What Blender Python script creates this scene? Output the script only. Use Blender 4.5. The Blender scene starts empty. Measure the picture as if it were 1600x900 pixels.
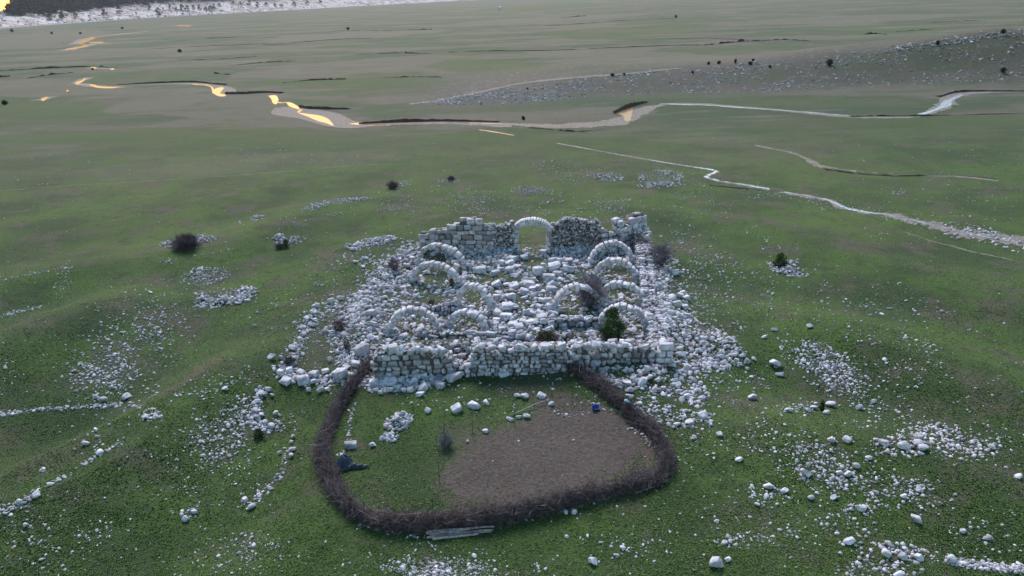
import bpy, bmesh, math, random
import numpy as np
from mathutils import Matrix, Vector

R = math.radians
rng = np.random.default_rng(11)
random.seed(11)
C = bpy.context.scene.collection
S = bpy.context.scene

# ------------------------------------------------------------------ camera, sky, sun, exposure
F, CH, PITCH, ROLL = 1100.0, 28.0, 22.78, -2.0
cd = bpy.data.cameras.new('camera'); cam = bpy.data.objects.new('camera', cd); C.objects.link(cam)
CM = (Matrix.Rotation(R(90 - PITCH), 3, 'X') @ Matrix.Rotation(R(ROLL), 3, 'Z'))
cam.rotation_euler = CM.to_euler(); cam.location = (0, 0, CH)
cd.sensor_width = 36; cd.lens = 36 * F / 1600; cd.clip_start = 0.5; cd.clip_end = 30000
S.camera = cam

SUN_EL, SUN_AZ = 3.0, -13.0            # azimuth measured from +Y towards +X
w = bpy.data.worlds.new('World'); S.world = w; w.use_nodes = True
nt = w.node_tree; nt.nodes.clear()
sky = nt.nodes.new('ShaderNodeTexSky'); sky.sky_type = 'NISHITA'; sky.sun_disc = False
sky.sun_elevation = R(SUN_EL); sky.sun_rotation = R(SUN_AZ); sky.altitude = 900
sky.air_density = 1.2; sky.dust_density = 1.5; sky.ozone_density = 2.4
bg = nt.nodes.new('ShaderNodeBackground'); bg.inputs[1].default_value = 0.15
wo = nt.nodes.new('ShaderNodeOutputWorld')
nt.links.new(sky.outputs[0], bg.inputs[0]); nt.links.new(bg.outputs[0], wo.inputs[0])
sl = bpy.data.lights.new('sun', 'SUN'); sun = bpy.data.objects.new('sun', sl); C.objects.link(sun)
sl.energy = 1.0; sl.angle = R(26); sl.color = (1.0, 0.92, 0.97)
SUN_LAMP_EL = 48.0                      # veiled sun: the bright part of the thin cloud the light comes from
sd = Vector((math.sin(R(SUN_AZ)) * math.cos(R(SUN_LAMP_EL)), math.cos(R(SUN_AZ)) * math.cos(R(SUN_LAMP_EL)), math.sin(R(SUN_LAMP_EL))))
sun.rotation_euler = sd.to_track_quat('Z', 'Y').to_euler()
S.view_settings.view_transform = 'Standard'; S.view_settings.look = 'None'
S.view_settings.exposure = 2.4; S.view_settings.gamma = 1; S.view_settings.use_curve_mapping = False
S.render.engine = 'CYCLES'

# ------------------------------------------------------------------ numbers: rays, noise, terrain
CMn = np.array(CM)
def ray(px, py):
    px = np.asarray(px, float); py = np.asarray(py, float)
    d = np.stack([(px - 800) / F, -(py - 450) / F, -np.ones_like(px)], -1)
    return d @ CMn.T
def proj(P):
    q = (np.asarray(P, float) - np.array([0, 0, CH])) @ CMn
    z = np.where(-q[..., 2] > .5, -q[..., 2], np.nan)
    return 800 + F * q[..., 0] / z, 450 - F * q[..., 1] / z, z
def plane(px, py, z=0.0):
    d = ray(px, py); t = (z - CH) / np.minimum(d[..., 2], -1e-4)
    return np.stack([d[..., 0] * t, d[..., 1] * t], -1)
def vnoise(x, y, seed=0):
    xi = np.floor(x).astype(np.int64); yi = np.floor(y).astype(np.int64); fx = x - xi; fy = y - yi
    fx = fx * fx * (3 - 2 * fx); fy = fy * fy * (3 - 2 * fy)
    def hsh(a, b):
        n = (a * 374761393 + b * 668265263 + seed * 974711) & 0x7fffffff
        n = ((n ^ (n >> 13)) * 1274126177) & 0x7fffffff
        return ((n ^ (n >> 16)) & 0xffff) / 65535.0
    return (hsh(xi, yi) * (1 - fx) + hsh(xi + 1, yi) * fx) * (1 - fy) + (hsh(xi, yi + 1) * (1 - fx) + hsh(xi + 1, yi + 1) * fx) * fy
def fbm(x, y, s, o=3, seed=0):
    v = 0; a = .5; t = 0
    for k in range(o):
        v = v + a * vnoise(x / s * 2 ** k + 17.3 * k, y / s * 2 ** k - 5.1 * k, seed + k); t += a; a *= .5
    return v / t
def smooth(a, b, x):
    t = np.clip((x - a) / (b - a), 0, 1); return t * t * (3 - 2 * t)

# heaps of fallen stone that raise the ground: pixel where traced, radius m, height m
MO = []
def mound_line(pts, n, r, h):
    pts = np.array(pts, float); t = np.linspace(0, len(pts) - 1, n)
    for a in t:
        i = min(int(a), len(pts) - 2); q = pts[i] + (pts[i + 1] - pts[i]) * (a - i); MO.append((q[0], q[1], r, h))
mound_line([(645, 400), (605, 425), (585, 470), (560, 510), (560, 545)], 8, 2.2, .55)
mound_line([(675, 400), (790, 402)], 6, 1.6, 1.0)
mound_line([(865, 402), (960, 402)], 5, 1.6, 1.0)
mound_line([(1012, 420), (1022, 450), (1035, 490), (1048, 530)], 7, 1.9, .75)
mound_line([(1060, 545), (1120, 550), (1150, 565)], 4, 2.0, .5)
mound_line([(605, 560), (700, 560), (800, 556), (900, 552), (1030, 548)], 13, 1.5, .62)
mound_line([(600, 600), (660, 600)], 3, 1.2, .4)
mound_line([(930, 590), (1030, 600)], 4, 1.6, .45)
for q in [(740, 430, 1.8, .4), (790, 415, 2, .5), (830, 440, 2.2, .4), (870, 430, 2, .6), (895, 410, 2, .5), (780, 480, 1.8, .5), (850, 480, 1.8, .5), (800, 500, 1.8, .4), (640, 500, 1.8, .4)]:
    MO.append(q)
mound_line([(-20, 785), (100, 735), (190, 688), (330, 616), (400, 560)], 13, 6, .42)
mound_line([(-20, 445), (120, 425), (260, 402), (400, 370), (480, 335)], 12, 7, .42)
mound_line([(-20, 560), (100, 500), (200, 455)], 8, 6, .40)
mound_line([(250, 900), (330, 800), (400, 720), (440, 640)], 8, 5, -.30)
mound_line([(0, 700), (120, 640), (260, 560)], 9, 6, -.30)
mound_line([(1100, 440), (1180, 520), (1290, 600), (1400, 650)], 9, 6, -.32)
mound_line([(1200, 520), (1340, 540), (1480, 600), (1620, 700)], 11, 7, .38)
mound_line([(1130, 700), (1250, 680), (1400, 720), (1560, 800)], 9, 5, .28)
mound_line([(1100, 330), (1250, 380), (1400, 430), (1600, 480)], 10, 7, .42)
_m = plane([m[0] for m in MO], [m[1] for m in MO])
MOw = [(_m[i, 0], _m[i, 1], MO[i][2], MO[i][3]) for i in range(len(MO))]

rb = plane([560, 640, 800, 950, 1200, 1400, 1600, 1900], [168, 166, 165, 151, 145, 137, 131, 125])
rb_h = np.array([0, .3, 1.8, 3.9, 5.0, 7.8, 11.0, 14.])
LH = np.array([(-1100, 900), (-865, 1190), (-872, 1740), (-700, 2200), (-250, 3400), (600, 4200)], float)
def seg_dist(x, y, P):
    d = np.full(np.shape(x), 1e9); 
    for a, b in zip(P[:-1], P[1:]):
        ab = b - a; t = np.clip(((x - a[0]) * ab[0] + (y - a[1]) * ab[1]) / (ab @ ab), 0, 1)
        dd = np.hypot(x - a[0] - ab[0] * t, y - a[1] - ab[1] * t)
        d = np.minimum(d, dd)
    return d
def left_of(x, y):
    # x of the foot-line at this y (line runs away from the camera)
    return x < np.interp(y, LH[:, 1], LH[:, 0]) - 0
def hz(x, y):
    x = np.asarray(x, float); y = np.asarray(y, float)
    near = np.exp(-((x) ** 2 + (y - 55) ** 2) / (2 * 50.0 ** 2))
    h = near * (1.9 * (fbm(x, y, 34, 2, 3) - .5) + .8 * (fbm(x + y * .6, y, 9, 2, 9) - .5) + .18 * (fbm(x, y, 2.2, 2, 5) - .5))
    h = h + .9 * np.exp(-((x - 1) ** 2 + (y - 62) ** 2) / (2 * 17.0 ** 2)) - 1.6 * smooth(8, 45, -x) * near
    h = h + near * .5 * np.sin((x * .55 - y * .84) / 3.1 + 3 * fbm(x, y, 25, 1, 21)) * smooth(15, 26, -x) * .5
    mo = 0
    for (mx, my, r, a) in MOw:
        mo = mo + a * np.exp(-((x - mx) ** 2 + (y - my) ** 2) / (2 * (r * .6) ** 2))
    h = h + np.minimum(mo, 1.5)
    # long rocky hill on the right
    yb = np.interp(x, rb[:, 0], rb[:, 1]); hh = np.interp(x, rb[:, 0], rb_h)
    s = y - yb
    prof = np.where(s < 30, smooth(0, 30, s), 1 - smooth(30, 130, s))
    h = h + hh * prof * (.85 + .3 * fbm(x, y, 30, 3, 8)) * (s > 0)
    # far hillside on the left
    d = seg_dist(x, y, LH); lf = left_of(x, y)
    u = x / np.maximum(y, 1)
    cap = np.interp(u, [-.9, -.76, -.68, -.665, -.640, -.605, -.56], [0, 5, 9, 14, 30, 52, 95])
    h = h + np.where(lf, np.minimum(d * .30, cap) * (.8 + .4 * fbm(x, y, 120, 3, 4)), 0)
    return h
def march(px, py):
    """first meeting of grazing rays with the terrain"""
    d = ray(px, py); sd = np.geomspace(90, 5200, 420); t = sd[None, :] / np.hypot(d[:, 0], d[:, 1])[:, None]
    below = hz(d[:, 0:1] * t, d[:, 1:2] * t) > CH + d[:, 2:3] * t
    below[:, -1] = True; k = np.maximum(below.argmax(1), 1); i = np.arange(len(d)); a, b = t[i, k - 1], t[i, k]
    for _ in range(18):
        m = (a + b) / 2; q = hz(d[:, 0] * m, d[:, 1] * m) > CH + d[:, 2] * m; b = np.where(q, m, b); a = np.where(q, a, m)
    return np.column_stack([d[:, 0] * b, d[:, 1] * b, hz(d[:, 0] * b, d[:, 1] * b)])
def at(px, py, dz=0.0):
    px = np.asarray(px, float); py = np.asarray(py, float)
    if py.size and py.min() < 175:
        sh = np.broadcast(px, py).shape; X1 = np.broadcast_to(px, sh).ravel(); Y1 = np.broadcast_to(py, sh).ravel(); o = np.zeros((len(X1), 3)); f = Y1 < 175
        o[f] = march(X1[f], Y1[f])
        if (~f).any(): o[~f] = at(X1[~f], Y1[~f])
        o[:, 2] += dz; return o.reshape(sh + (3,))
    z = np.zeros(px.shape); d = ray(px, py); dzr = np.minimum(d[..., 2], -1e-3)
    for _ in range(14):
        t = (z - CH) / dzr; z = .4 * z + .6 * hz(d[..., 0] * t, d[..., 1] * t)
    t = (z - CH) / dzr
    return np.stack([d[..., 0] * t, d[..., 1] * t, hz(d[..., 0] * t, d[..., 1] * t) + dz], -1)
def mpp(p):                                # metres per photo pixel at a point
    return proj(np.asarray(p)[None])[2][0] / F
def top_height(p, ytop):                   # height above p whose picture row is ytop
    lo, hi = 0.0, 12.0
    for _ in range(30):
        m = (lo + hi) / 2; y = proj(np.array([[p[0], p[1], p[2] + m]]))[1][0]
        if y > ytop: lo = m
        else: hi = m
    return lo

# ------------------------------------------------------------------ materials
def mat(name, build, rough=.9):
    m = bpy.data.materials.new(name); m.use_nodes = True; t = m.node_tree
    b = t.nodes['Principled BSDF']; b.inputs['Roughness'].default_value = rough
    b.inputs['Specular IOR Level'].default_value = .25
    build(t, b); return m
class N:
    def __init__(s, t): s.t = t
    def n(s, ty, **k):
        o = s.t.nodes.new(ty)
        for a, v in k.items(): setattr(o, a, v)
        return o
    def l(s, a, b): s.t.links.new(a, b)
    def val(s, sock, v):
        if hasattr(v, 'links') or isinstance(v, bpy.types.NodeSocket): s.l(v, sock)
        else: sock.default_value = v
    def pos(s, scale=(1, 1, 1)):
        g = s.n('ShaderNodeNewGeometry'); m = s.n('ShaderNodeMapping'); m.inputs['Scale'].default_value = scale
        s.l(g.outputs['Position'], m.inputs['Vector']); return m.outputs[0]
    def noise(s, vec, scale, detail=3, rough=.55):
        o = s.n('ShaderNodeTexNoise'); o.inputs['Scale'].default_value = scale; o.inputs['Detail'].default_value = detail; o.inputs['Roughness'].default_value = rough
        s.l(vec, o.inputs['Vector']); return o.outputs['Fac']
    def ramp(s, f, a, b, lo=0., hi=1.):
        o = s.n('ShaderNodeMapRange', interpolation_type='SMOOTHSTEP'); s.val(o.inputs[0], f)
        o.inputs[1].default_value = a; o.inputs[2].default_value = b; o.inputs[3].default_value = lo; o.inputs[4].default_value = hi; return o.outputs[0]
    def mix(s, f, a, b):
        o = s.n('ShaderNodeMix', data_type='RGBA'); s.val(o.inputs[0], f)
        for i, v in ((6, a), (7, b)):
            if isinstance(v, tuple): o.inputs[i].default_value = (*v, 1)
            else: s.l(v, o.inputs[i])
        return o.outputs[2]
    def math(s, op, a, b=0.):
        o = s.n('ShaderNodeMath', operation=op); s.val(o.inputs[0], a); s.val(o.inputs[1], b); return o.outputs[0]
    def attr(s, name):
        o = s.n('ShaderNodeAttribute', attribute_name=name); return o.outputs['Fac']
    def bump(s, b, h, strength, dist):
        o = s.n('ShaderNodeBump'); o.inputs['Strength'].default_value = strength; o.inputs['Distance'].default_value = dist
        s.l(h, o.inputs['Height']); s.l(o.outputs[0], b.inputs['Normal'])

def b_ground(t, b):
    q = N(t); p = q.pos()
    n1 = q.noise(p, .09, 4); n2 = q.noise(p, .6, 4, .6); n3 = q.noise(p, 4.5, 4, .65); n4 = q.noise(p, 14., 3, .7)
    n0 = q.noise(p, .028, 3); nb = q.noise(p, .17, 5, .65)
    col = q.mix(q.ramp(n1, .38, .62), (.029, .056, .015), (.055, .102, .018))
    col = q.mix(q.ramp(n0, .50, .62, 0, .55), col, (.078, .116, .026))
    col = q.mix(q.ramp(nb, .51, .62, 0, .75), col, (.085, .076, .052))
    col = q.mix(q.ramp(n2, .50, .68, 0, .6), col, (.030, .044, .020))
    col = q.mix(q.ramp(n3, .52, .66, 0, .8), col, (.018, .030, .014))
    col = q.mix(q.ramp(n4, .52, .68, 0, .7), col, (.095, .108, .065))
    far = q.attr('far')
    ps = q.pos((.0042, .0095, 0)); ps2 = q.pos((.012, .034, 0)); ps3 = q.pos((.03, .13, 0))
    s1 = q.noise(ps, 2.3, 5, .58); s2 = q.noise(ps2, 1.7, 5, .6); s3 = q.noise(ps3, 1.5, 4, .6)
    fc = q.mix(q.ramp(s1, .47, .55), (.042, .068, .030), (.104, .098, .072))
    fc = q.mix(q.ramp(s2, .52, .62, 0, .8), fc, (.056, .084, .030))
    fc = q.mix(q.ramp(s3, .54, .68, 0, .6), fc, (.130, .115, .092))
    s4 = q.noise(q.pos((.02, .16, 0)), 1.3, 4, .65)
    fc = q.mix(q.ramp(s4, .60, .66, 0, .7), fc, (.070, .066, .050))
    md0 = q.ramp(q.math('ADD', q.attr('dry'), q.math('MULTIPLY', q.math('SUBTRACT', s2, .5), 1.6)), .40, .62, 0, .85)
    ml0 = q.ramp(q.math('ADD', q.attr('lush'), q.math('MULTIPLY', q.math('SUBTRACT', s3, .5), 1.6)), .40, .66, 0, .8)
    fc = q.mix(q.math('MULTIPLY', ml0, q.ramp(q.attr('lush'), .02, .2)), fc, (.050, .080, .024))
    fc = q.mix(q.math('MULTIPLY', md0, q.ramp(q.attr('dry'), .02, .2)), fc, (.108, .102, .074))
    nf = q.noise(p, 1.2, 4, .7)
    fc = q.mix(q.ramp(nf, .5, .75, 0, .35), fc, (.05, .06, .035))
    fc = q.mix(q.ramp(q.noise(p, .035, 6, .7), .47, .60, 0, .5), fc, (.088, .080, .052))
    fc = q.mix(q.ramp(q.noise(q.pos((.05, .11, 0)), 1., 6, .75), .55, .62, 0, .55), fc, (.046, .062, .026))
    fc = q.mix(q.ramp(q.noise(q.pos((.25, .9, 0)), 1., 4, .7), .48, .68, 0, .45), fc, (.050, .060, .034))
    col = q.mix(far, col, fc)
    dirt = q.mix(q.ramp(n3, .35, .7), (.074, .058, .048), (.118, .098, .083))
    dirt = q.mix(q.ramp(n4, .55, .75, 0, .5), dirt, (.16, .14, .12))
    dirt = q.mix(q.ramp(n2, .5, .7, 0, .6), dirt, (.075, .055, .046))
    md = q.math('ADD', q.attr('dirt'), q.math('MULTIPLY', q.math('SUBTRACT', n3, .5), 1.1))
    md = q.ramp(md, .25, .78); md = q.math('MULTIPLY', md, q.ramp(q.attr('dirt'), 0.02, .25))
    col = q.mix(md, col, dirt)
    vo = q.n('ShaderNodeTexVoronoi'); vo.inputs['Scale'].default_value = 7.; q.l(p, vo.inputs['Vector'])
    sc = q.mix(q.ramp(vo.outputs['Distance'], .12, .42), (.30, .29, .28), (.060, .052, .040))
    sc = q.mix(q.ramp(n2, .44, .60, 0, .85), sc, (.036, .062, .022))
    ms = q.math('ADD', q.attr('stony'), q.math('MULTIPLY', q.math('SUBTRACT', n2, .5), 1.4))
    ms = q.math('MULTIPLY', q.ramp(ms, .4, .75), q.ramp(q.attr('stony'), .05, .3))
    col = q.mix(ms, col, sc)
    vr = q.noise(p, .55, 5, .75); vr2 = q.noise(p, .05, 4, .6)
    rc = q.mix(q.ramp(vr, .56, .66, 0, .8), (.092, .082, .068), (.30, .29, .285))
    rc = q.mix(q.ramp(vr2, .5, .66, 0, .8), rc, (.085, .095, .055))
    col = q.mix(q.attr('rocky'), col, rc)
    fr = q.mix(q.ramp(q.noise(p, .03, 5, .75), .42, .58), (.26, .20, .155), (.44, .42, .40))
    col = q.mix(q.attr('cliff'), col, fr)
    col = q.mix(q.attr('wooded'), col, (.028, .036, .026))
    q.l(col, b.inputs['Base Color'])
    hh = q.math('ADD', n3, q.math('MULTIPLY', n4, .5)); q.bump(b, hh, 1.0, .2)
M_ground = mat('grass_ground', b_ground, 1.0)

def stone_mat(name, dark, pale, warm, tint=.35):
    def f(t, b):
        q = N(t); p = q.pos()
        n1 = q.noise(p, 2.3, 4, .65); n2 = q.noise(p, 11, 4, .7); n3 = q.noise(p, .7, 2)
        col = q.mix(q.ramp(n1, .35, .68), pale, dark)
        col = q.mix(q.ramp(n2, .54, .70, 0, .65), col, tuple(c * .45 for c in dark))
        col = q.mix(q.ramp(n3, .55, .75, 0, .35), col, warm)
        oi = q.n('ShaderNodeObjectInfo')
        tn = q.math('ADD', q.attr('tone'), q.math('MULTIPLY', oi.outputs['Random'], .0))
        col = q.mix(q.ramp(tn, 0, 1, 0, .75), col, tuple(c * .42 for c in dark))
        col = q.mix(q.ramp(q.attr('warm'), .84, .98, 0, .55), col, warm)
        q.l(col, b.inputs['Base Color']); q.bump(b, q.math('ADD', n2, n1), .7, .06)
    return mat(name, f, .92)
M_stone = stone_mat('limestone', (.31, .30, .315), (.65, .635, .66), (.46, .38, .32))
M_wall = stone_mat('wall_limestone', (.28, .27, .29), (.66, .64, .675), (.34, .28, .24))
M_arch = stone_mat('arch_limestone', (.31, .30, .32), (.66, .64, .67), (.52, .46, .43))
M_dw = stone_mat('stained_limestone', (.27, .255, .25), (.56, .55, .57), (.28, .21, .17))
M_far = stone_mat('weathered_limestone', (.30, .30, .31), (.50, .50, .53), (.38, .33, .28))
def plain(name, c, c2=None, sc=6., rough=.9):
    def f(t, b):
        q = N(t); p = q.pos(); n = q.noise(p, sc, 4, .65)
        col = q.mix(q.ramp(n, .35, .65), c, c2 or tuple(v * .6 for v in c))
        tn = q.attr('tone'); col = q.mix(q.ramp(tn, 0, 1, 0, .8), col, tuple(v * .35 for v in c))
        q.l(col, b.inputs['Base Color']); q.bump(b, n, .5, .03)
    return mat(name, f, rough)
M_core = plain('mortar_core', (.12, .105, .095), (.055, .047, .042), 5.)
M_twig = plain('dry_brushwood', (.175, .138, .138), (.080, .060, .060), 2.)
M_twigp = plain('bleached_branch', (.34, .30, .30), (.20, .175, .175), 2.)
M_thorn = plain('thorn_twigs', (.15, .120, .14), (.075, .06, .072), 2.)
M_mauve = plain('mauve_twigs', (.25, .215, .25), (.13, .11, .135), 2.)
M_pole = plain('weathered_timber', (.36, .32, .30), (.20, .175, .165), 5.)
M_rust = plain('rusty_post', (.075, .050, .042), None, 8.)
M_gravel = plain('river_gravel', (.20, .172, .148), (.100, .092, .070), 1.4)
M_earth = plain('dark_earth', (.105, .050, .036), (.060, .030, .022), .8)
M_track = plain('worn_track', (.135, .135, .09), (.065, .085, .04), .9)
M_leaf = plain('juniper_foliage', (.030, .062, .014), (.048, .092, .020), 5.)
M_olive = plain('olive_scrub', (.085, .085, .045), (.05, .05, .03), 5.)
M_pine = plain('pine_foliage', (.012, .020, .014), (.020, .030, .018), .5)
M_bark = plain('bark', (.07, .05, .04), None, 5.)
M_sage = plain('sage_twigs', (.17, .20, .21), (.10, .12, .13), 3.)
M_tarp = plain('dark_tarpaulin', (.012, .020, .034), (.022, .040, .060), 3., .45)
M_tub = plain('blue_plastic', (.012, .055, .22), (.010, .045, .18), 3., .4)
M_lblue = plain('pale_blue_plastic', (.32, .50, .56), (.26, .42, .5), 3., .4)
M_wire = plain('wire', (.08, .075, .075), None, 3., .6)
M_white = plain('white_paint', (.75, .75, .74), (.65, .65, .64), 3., .6)
def b_water(t, b):
    q = N(t); b.inputs['Base Color'].default_value = (.03, .03, .028, 1); b.inputs['Roughness'].default_value = .08
    b.inputs['Specular IOR Level'].default_value = .9; b.inputs['IOR'].default_value = 1.6
    q.bump(b, q.noise(q.pos(), 1.5, 2), .12, .03)
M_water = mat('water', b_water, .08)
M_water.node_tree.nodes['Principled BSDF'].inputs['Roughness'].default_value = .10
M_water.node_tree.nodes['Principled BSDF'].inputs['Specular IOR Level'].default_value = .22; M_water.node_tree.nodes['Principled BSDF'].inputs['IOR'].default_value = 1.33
_t = M_water.node_tree; _o = [n_ for n_ in _t.nodes if n_.type == 'OUTPUT_MATERIAL'][0]; _g = _t.nodes.new('ShaderNodeBsdfGlossy'); _g.inputs['Color'].default_value = (.95, .82, .72, 1); _g.inputs['Roughness'].default_value = .14  # warm gloss tint: golden sky reflection put into the water's colour
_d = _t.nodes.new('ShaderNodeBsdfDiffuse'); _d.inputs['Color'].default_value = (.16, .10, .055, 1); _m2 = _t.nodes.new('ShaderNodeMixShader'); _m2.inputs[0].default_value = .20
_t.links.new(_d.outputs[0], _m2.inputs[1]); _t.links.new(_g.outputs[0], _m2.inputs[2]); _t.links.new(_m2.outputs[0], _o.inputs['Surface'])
def b_rapid(t, b):
    q = N(t); n = q.noise(q.pos(), 2.5, 4, .7)
    q.l(q.mix(q.ramp(n, .45, .62), (.36, .37, .39), (.10, .10, .095)), b.inputs['Base Color'])
    b.inputs['Roughness'].default_value = .25; b.inputs['Specular IOR Level'].default_value = 1.0; q.bump(b, n, .3, .04)
M_rapid = mat('rippled_water', b_rapid, .25)
M_rapid.node_tree.nodes['Principled BSDF'].inputs['Roughness'].default_value = .25

# ------------------------------------------------------------------ object helpers
def tag(o, label=None, cat=None, group=None, kind=None):
    for k, v in (('label', label), ('category', cat), ('group', group), ('kind', kind)):
        if v: o[k] = v
    return o
def link(name, me, parent=None, loc=None):
    o = bpy.data.objects.new(name, me); C.objects.link(o)
    if parent is not None: o.parent = parent
    if loc is not None: o.location = loc
    return o
def empty(name, loc, rz=0):
    o = bpy.data.objects.new(name, None); C.objects.link(o); o.location = loc; o.rotation_euler = (0, 0, rz); return o
def mesh(name, V, faces, m, attrs=None, smoothf=False):
    me = bpy.data.meshes.new(name)
    V = np.asarray(V, np.float32)
    if isinstance(faces, tuple): lo, tot = faces
    else:
        lo = np.concatenate([np.asarray(f) for f in faces]) if len(faces) else np.zeros(0); tot = np.array([len(f) for f in faces])
    me.vertices.add(len(V)); me.vertices.foreach_set('co', V.ravel())
    me.loops.add(len(lo)); me.loops.foreach_set('vertex_index', np.asarray(lo, np.int32))
    me.polygons.add(len(tot)); st = np.concatenate([[0], np.cumsum(tot)[:-1]])
    me.polygons.foreach_set('loop_start', st.astype(np.int32)); me.polygons.foreach_set('loop_total', np.asarray(tot, np.int32))
    if smoothf: me.polygons.foreach_set('use_smooth', np.ones(len(tot), bool))
    me.update(calc_edges=True)
    for k, v in (attrs or {}).items():
        a = me.attributes.new(k, 'FLOAT', 'POINT'); a.data.foreach_set('value', np.asarray(v, np.float32))
    me.materials.append(m); return me
def from_bm(bm):
    bm.verts.ensure_lookup_table(); V = np.array([v.co[:] for v in bm.verts]); Fs = [[v.index for v in f.verts] for f in bm.faces]
    bm.free(); return V, np.concatenate(Fs), np.array([len(f) for f in Fs])
def ico(sub):
    bm = bmesh.new(); bmesh.ops.create_icosphere(bm, subdivisions=sub, radius=1); bm.verts.index_update(); return from_bm(bm)
def bcube(off=.22, seg=1):
    bm = bmesh.new(); bmesh.ops.create_cube(bm, size=2)
    bmesh.ops.bevel(bm, geom=bm.edges[:], offset=off, segments=seg, affect='EDGES', profile=.5); bm.verts.index_update(); return from_bm(bm)
def cuts(V, k, r, lo=.45, hi=.85):
    V = V.copy()
    for _ in range(k):
        n = r.normal(size=3); n /= np.linalg.norm(n); d = r.uniform(lo, hi)
        V -= np.maximum(0, V @ n - d)[:, None] * n
    return V
I0, I1, I2 = ico(1), ico(2), ico(3)
BC, BC2 = bcube(.22), bcube(.30, 2)
def lib(base, n, k, jit=0., seed=1):
    r = np.random.default_rng(seed); out = []
    for i in range(n):
        V = cuts(base[0], k, r) if k else base[0].copy()
        V = V + r.normal(size=V.shape) * jit
        V = V / np.abs(V).max(0); out.append(V)
    return np.array(out)
L0 = (lib(I0, 24, 2, .10, 1), I0); L1 = (lib(I1, 40, 9, .02, 2), I1); LM = (lib(bcube(.30), 40, 2, .08, 9), bcube(.30)); LB = (lib(BC, 30, 0, .075, 3), BC); LB2 = (lib(BC2, 24, 1, .035, 4), BC2)
L2 = (lib(I2, 24, 11, .012, 5), I2)
def rotm(yaw, tx, ty):
    cy, sy = np.cos(yaw), np.sin(yaw); o = np.zeros_like(yaw); l = np.ones_like(yaw)
    Z = np.stack([cy, -sy, o, sy, cy, o, o, o, l], -1).reshape(-1, 3, 3)
    X = np.stack([l, o, o, o, np.cos(tx), -np.sin(tx), o, np.sin(tx), np.cos(tx)], -1).reshape(-1, 3, 3)
    Y = np.stack([np.cos(ty), o, np.sin(ty), o, l, o, -np.sin(ty), o, np.cos(ty)], -1).reshape(-1, 3, 3)
    return Z @ X @ Y
def batch(L, P, half, Rm, r):
    """P (n,3) centres, half (n,3) half sizes -> verts, loops, totals, tone, warm"""
    T, (bv, lo, tot) = L; n = len(P); k = r.integers(0, len(T), n)
    V = T[k] * half[:, None, :]; V = np.einsum('nij,nvj->nvi', Rm, V) + P[:, None, :]
    nv = T.shape[1]
    return V.reshape(-1, 3), (lo[None] + (np.arange(n) * nv)[:, None]).ravel(), np.tile(tot, n), np.repeat(r.random(n) ** 1.5, nv), np.repeat(r.random(n), nv)
def join(parts):
    V, lo, tot, a, b = [], [], [], [], []; off = 0
    for p in parts:
        V.append(p[0]); lo.append(p[1] + off); tot.append(p[2]); a.append(p[3]); b.append(p[4]); off += len(p[0])
    return np.concatenate(V), (np.concatenate(lo), np.concatenate(tot)), {'tone': np.concatenate(a), 'warm': np.concatenate(b)}
def stones_at(pts, size, r, L=None, sink=.36, flat=(.45, .8), tilt=.5):
    n = len(pts); half = np.stack([size * .5 * r.uniform(.85, 1.2, n), size * .5 * r.uniform(.6, .95, n), size * .5 * r.uniform(*flat, n)], -1)
    P = pts.copy(); P[:, 2] += half[:, 2] * (1 - 2 * sink)
    Rm = rotm(r.uniform(0, 6.28, n), r.normal(size=n) * tilt, r.normal(size=n) * tilt)
    return batch(L, P, half, Rm, r)
def sizes(n, a, b, p, r): return a + (b - a) * r.random(n) ** p

# ------------------------------------------------------------------ ground
def axis(lo_f, hi_f, step, g, end):
    v = [lo_f]
    while v[-1] < hi_f: v.append(v[-1] + step)
    k = hi_f
    while v[-1] < end: v.append(v[-1] + step + g * (v[-1] - hi_f))
    return v
ys = axis(22, 96, .27, .03, 5600); ys = [-400, -200, -100, -50, -20, 0, 8, 14, 18] + ys
xr = axis(0, 33, .27, .03, 5600); xs = [-v for v in xr[:0:-1]] + xr
X, Y = np.meshgrid(np.array(xs), np.array(ys)); Z = hz(X, Y)
GV = np.stack([X, Y, Z], -1).reshape(-1, 3); nx, ny = len(xs), len(ys)
ii = (np.arange(ny - 1)[:, None] * nx + np.arange(nx - 1)[None]).ravel()
gl = np.stack([ii, ii + 1, ii + nx + 1, ii + nx], -1).ravel()
gpx, gpy, gd = proj(GV); gpx = np.nan_to_num(gpx, nan=-9e3); gpy = np.nan_to_num(gpy, nan=9e3)
def ell(cx, cy, rx, ry, ang=0, soft=.35):
    a = R(ang); dx = gpx - cx; dy = gpy - cy
    u = (dx * math.cos(a) + dy * math.sin(a)) / rx; v = (-dx * math.sin(a) + dy * math.cos(a)) / ry
    return 1 - smooth(1 - soft, 1 + soft, np.sqrt(u * u + v * v))
def inpoly(px, py, P):
    c = np.zeros(np.shape(px), bool); P = np.array(P, float); j = len(P) - 1
    for i in range(len(P)):
        with np.errstate(divide='ignore', invalid='ignore'):
            k = ((P[i, 1] > py) != (P[j, 1] > py)) & (px < (P[j, 0] - P[i, 0]) * (py - P[i, 1]) / (P[j, 1] - P[i, 1] + 1e-9) + P[i, 0])
        c ^= k; j = i
    return c
FENCE_PX = [(582, 568), (565, 590), (548, 612), (530, 640), (518, 668), (506, 700), (505, 722), (517, 752), (532, 782), (556, 806), (600, 824), (660, 826), (730, 822), (800, 812), (860, 798), (905, 784), (960, 772), (1015, 756), (1042, 734), (1036, 706), (1018, 676), (992, 655), (962, 630), (935, 606), (905, 586), (868, 568)]
dirt = np.maximum.reduce([ell(850, 715, 158, 66, -12, .5), ell(920, 670, 95, 42, 25), ell(760, 760, 80, 48, 0), ell(960, 715, 75, 50, 0)]) * inpoly(gpx, gpy, FENCE_PX)
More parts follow.
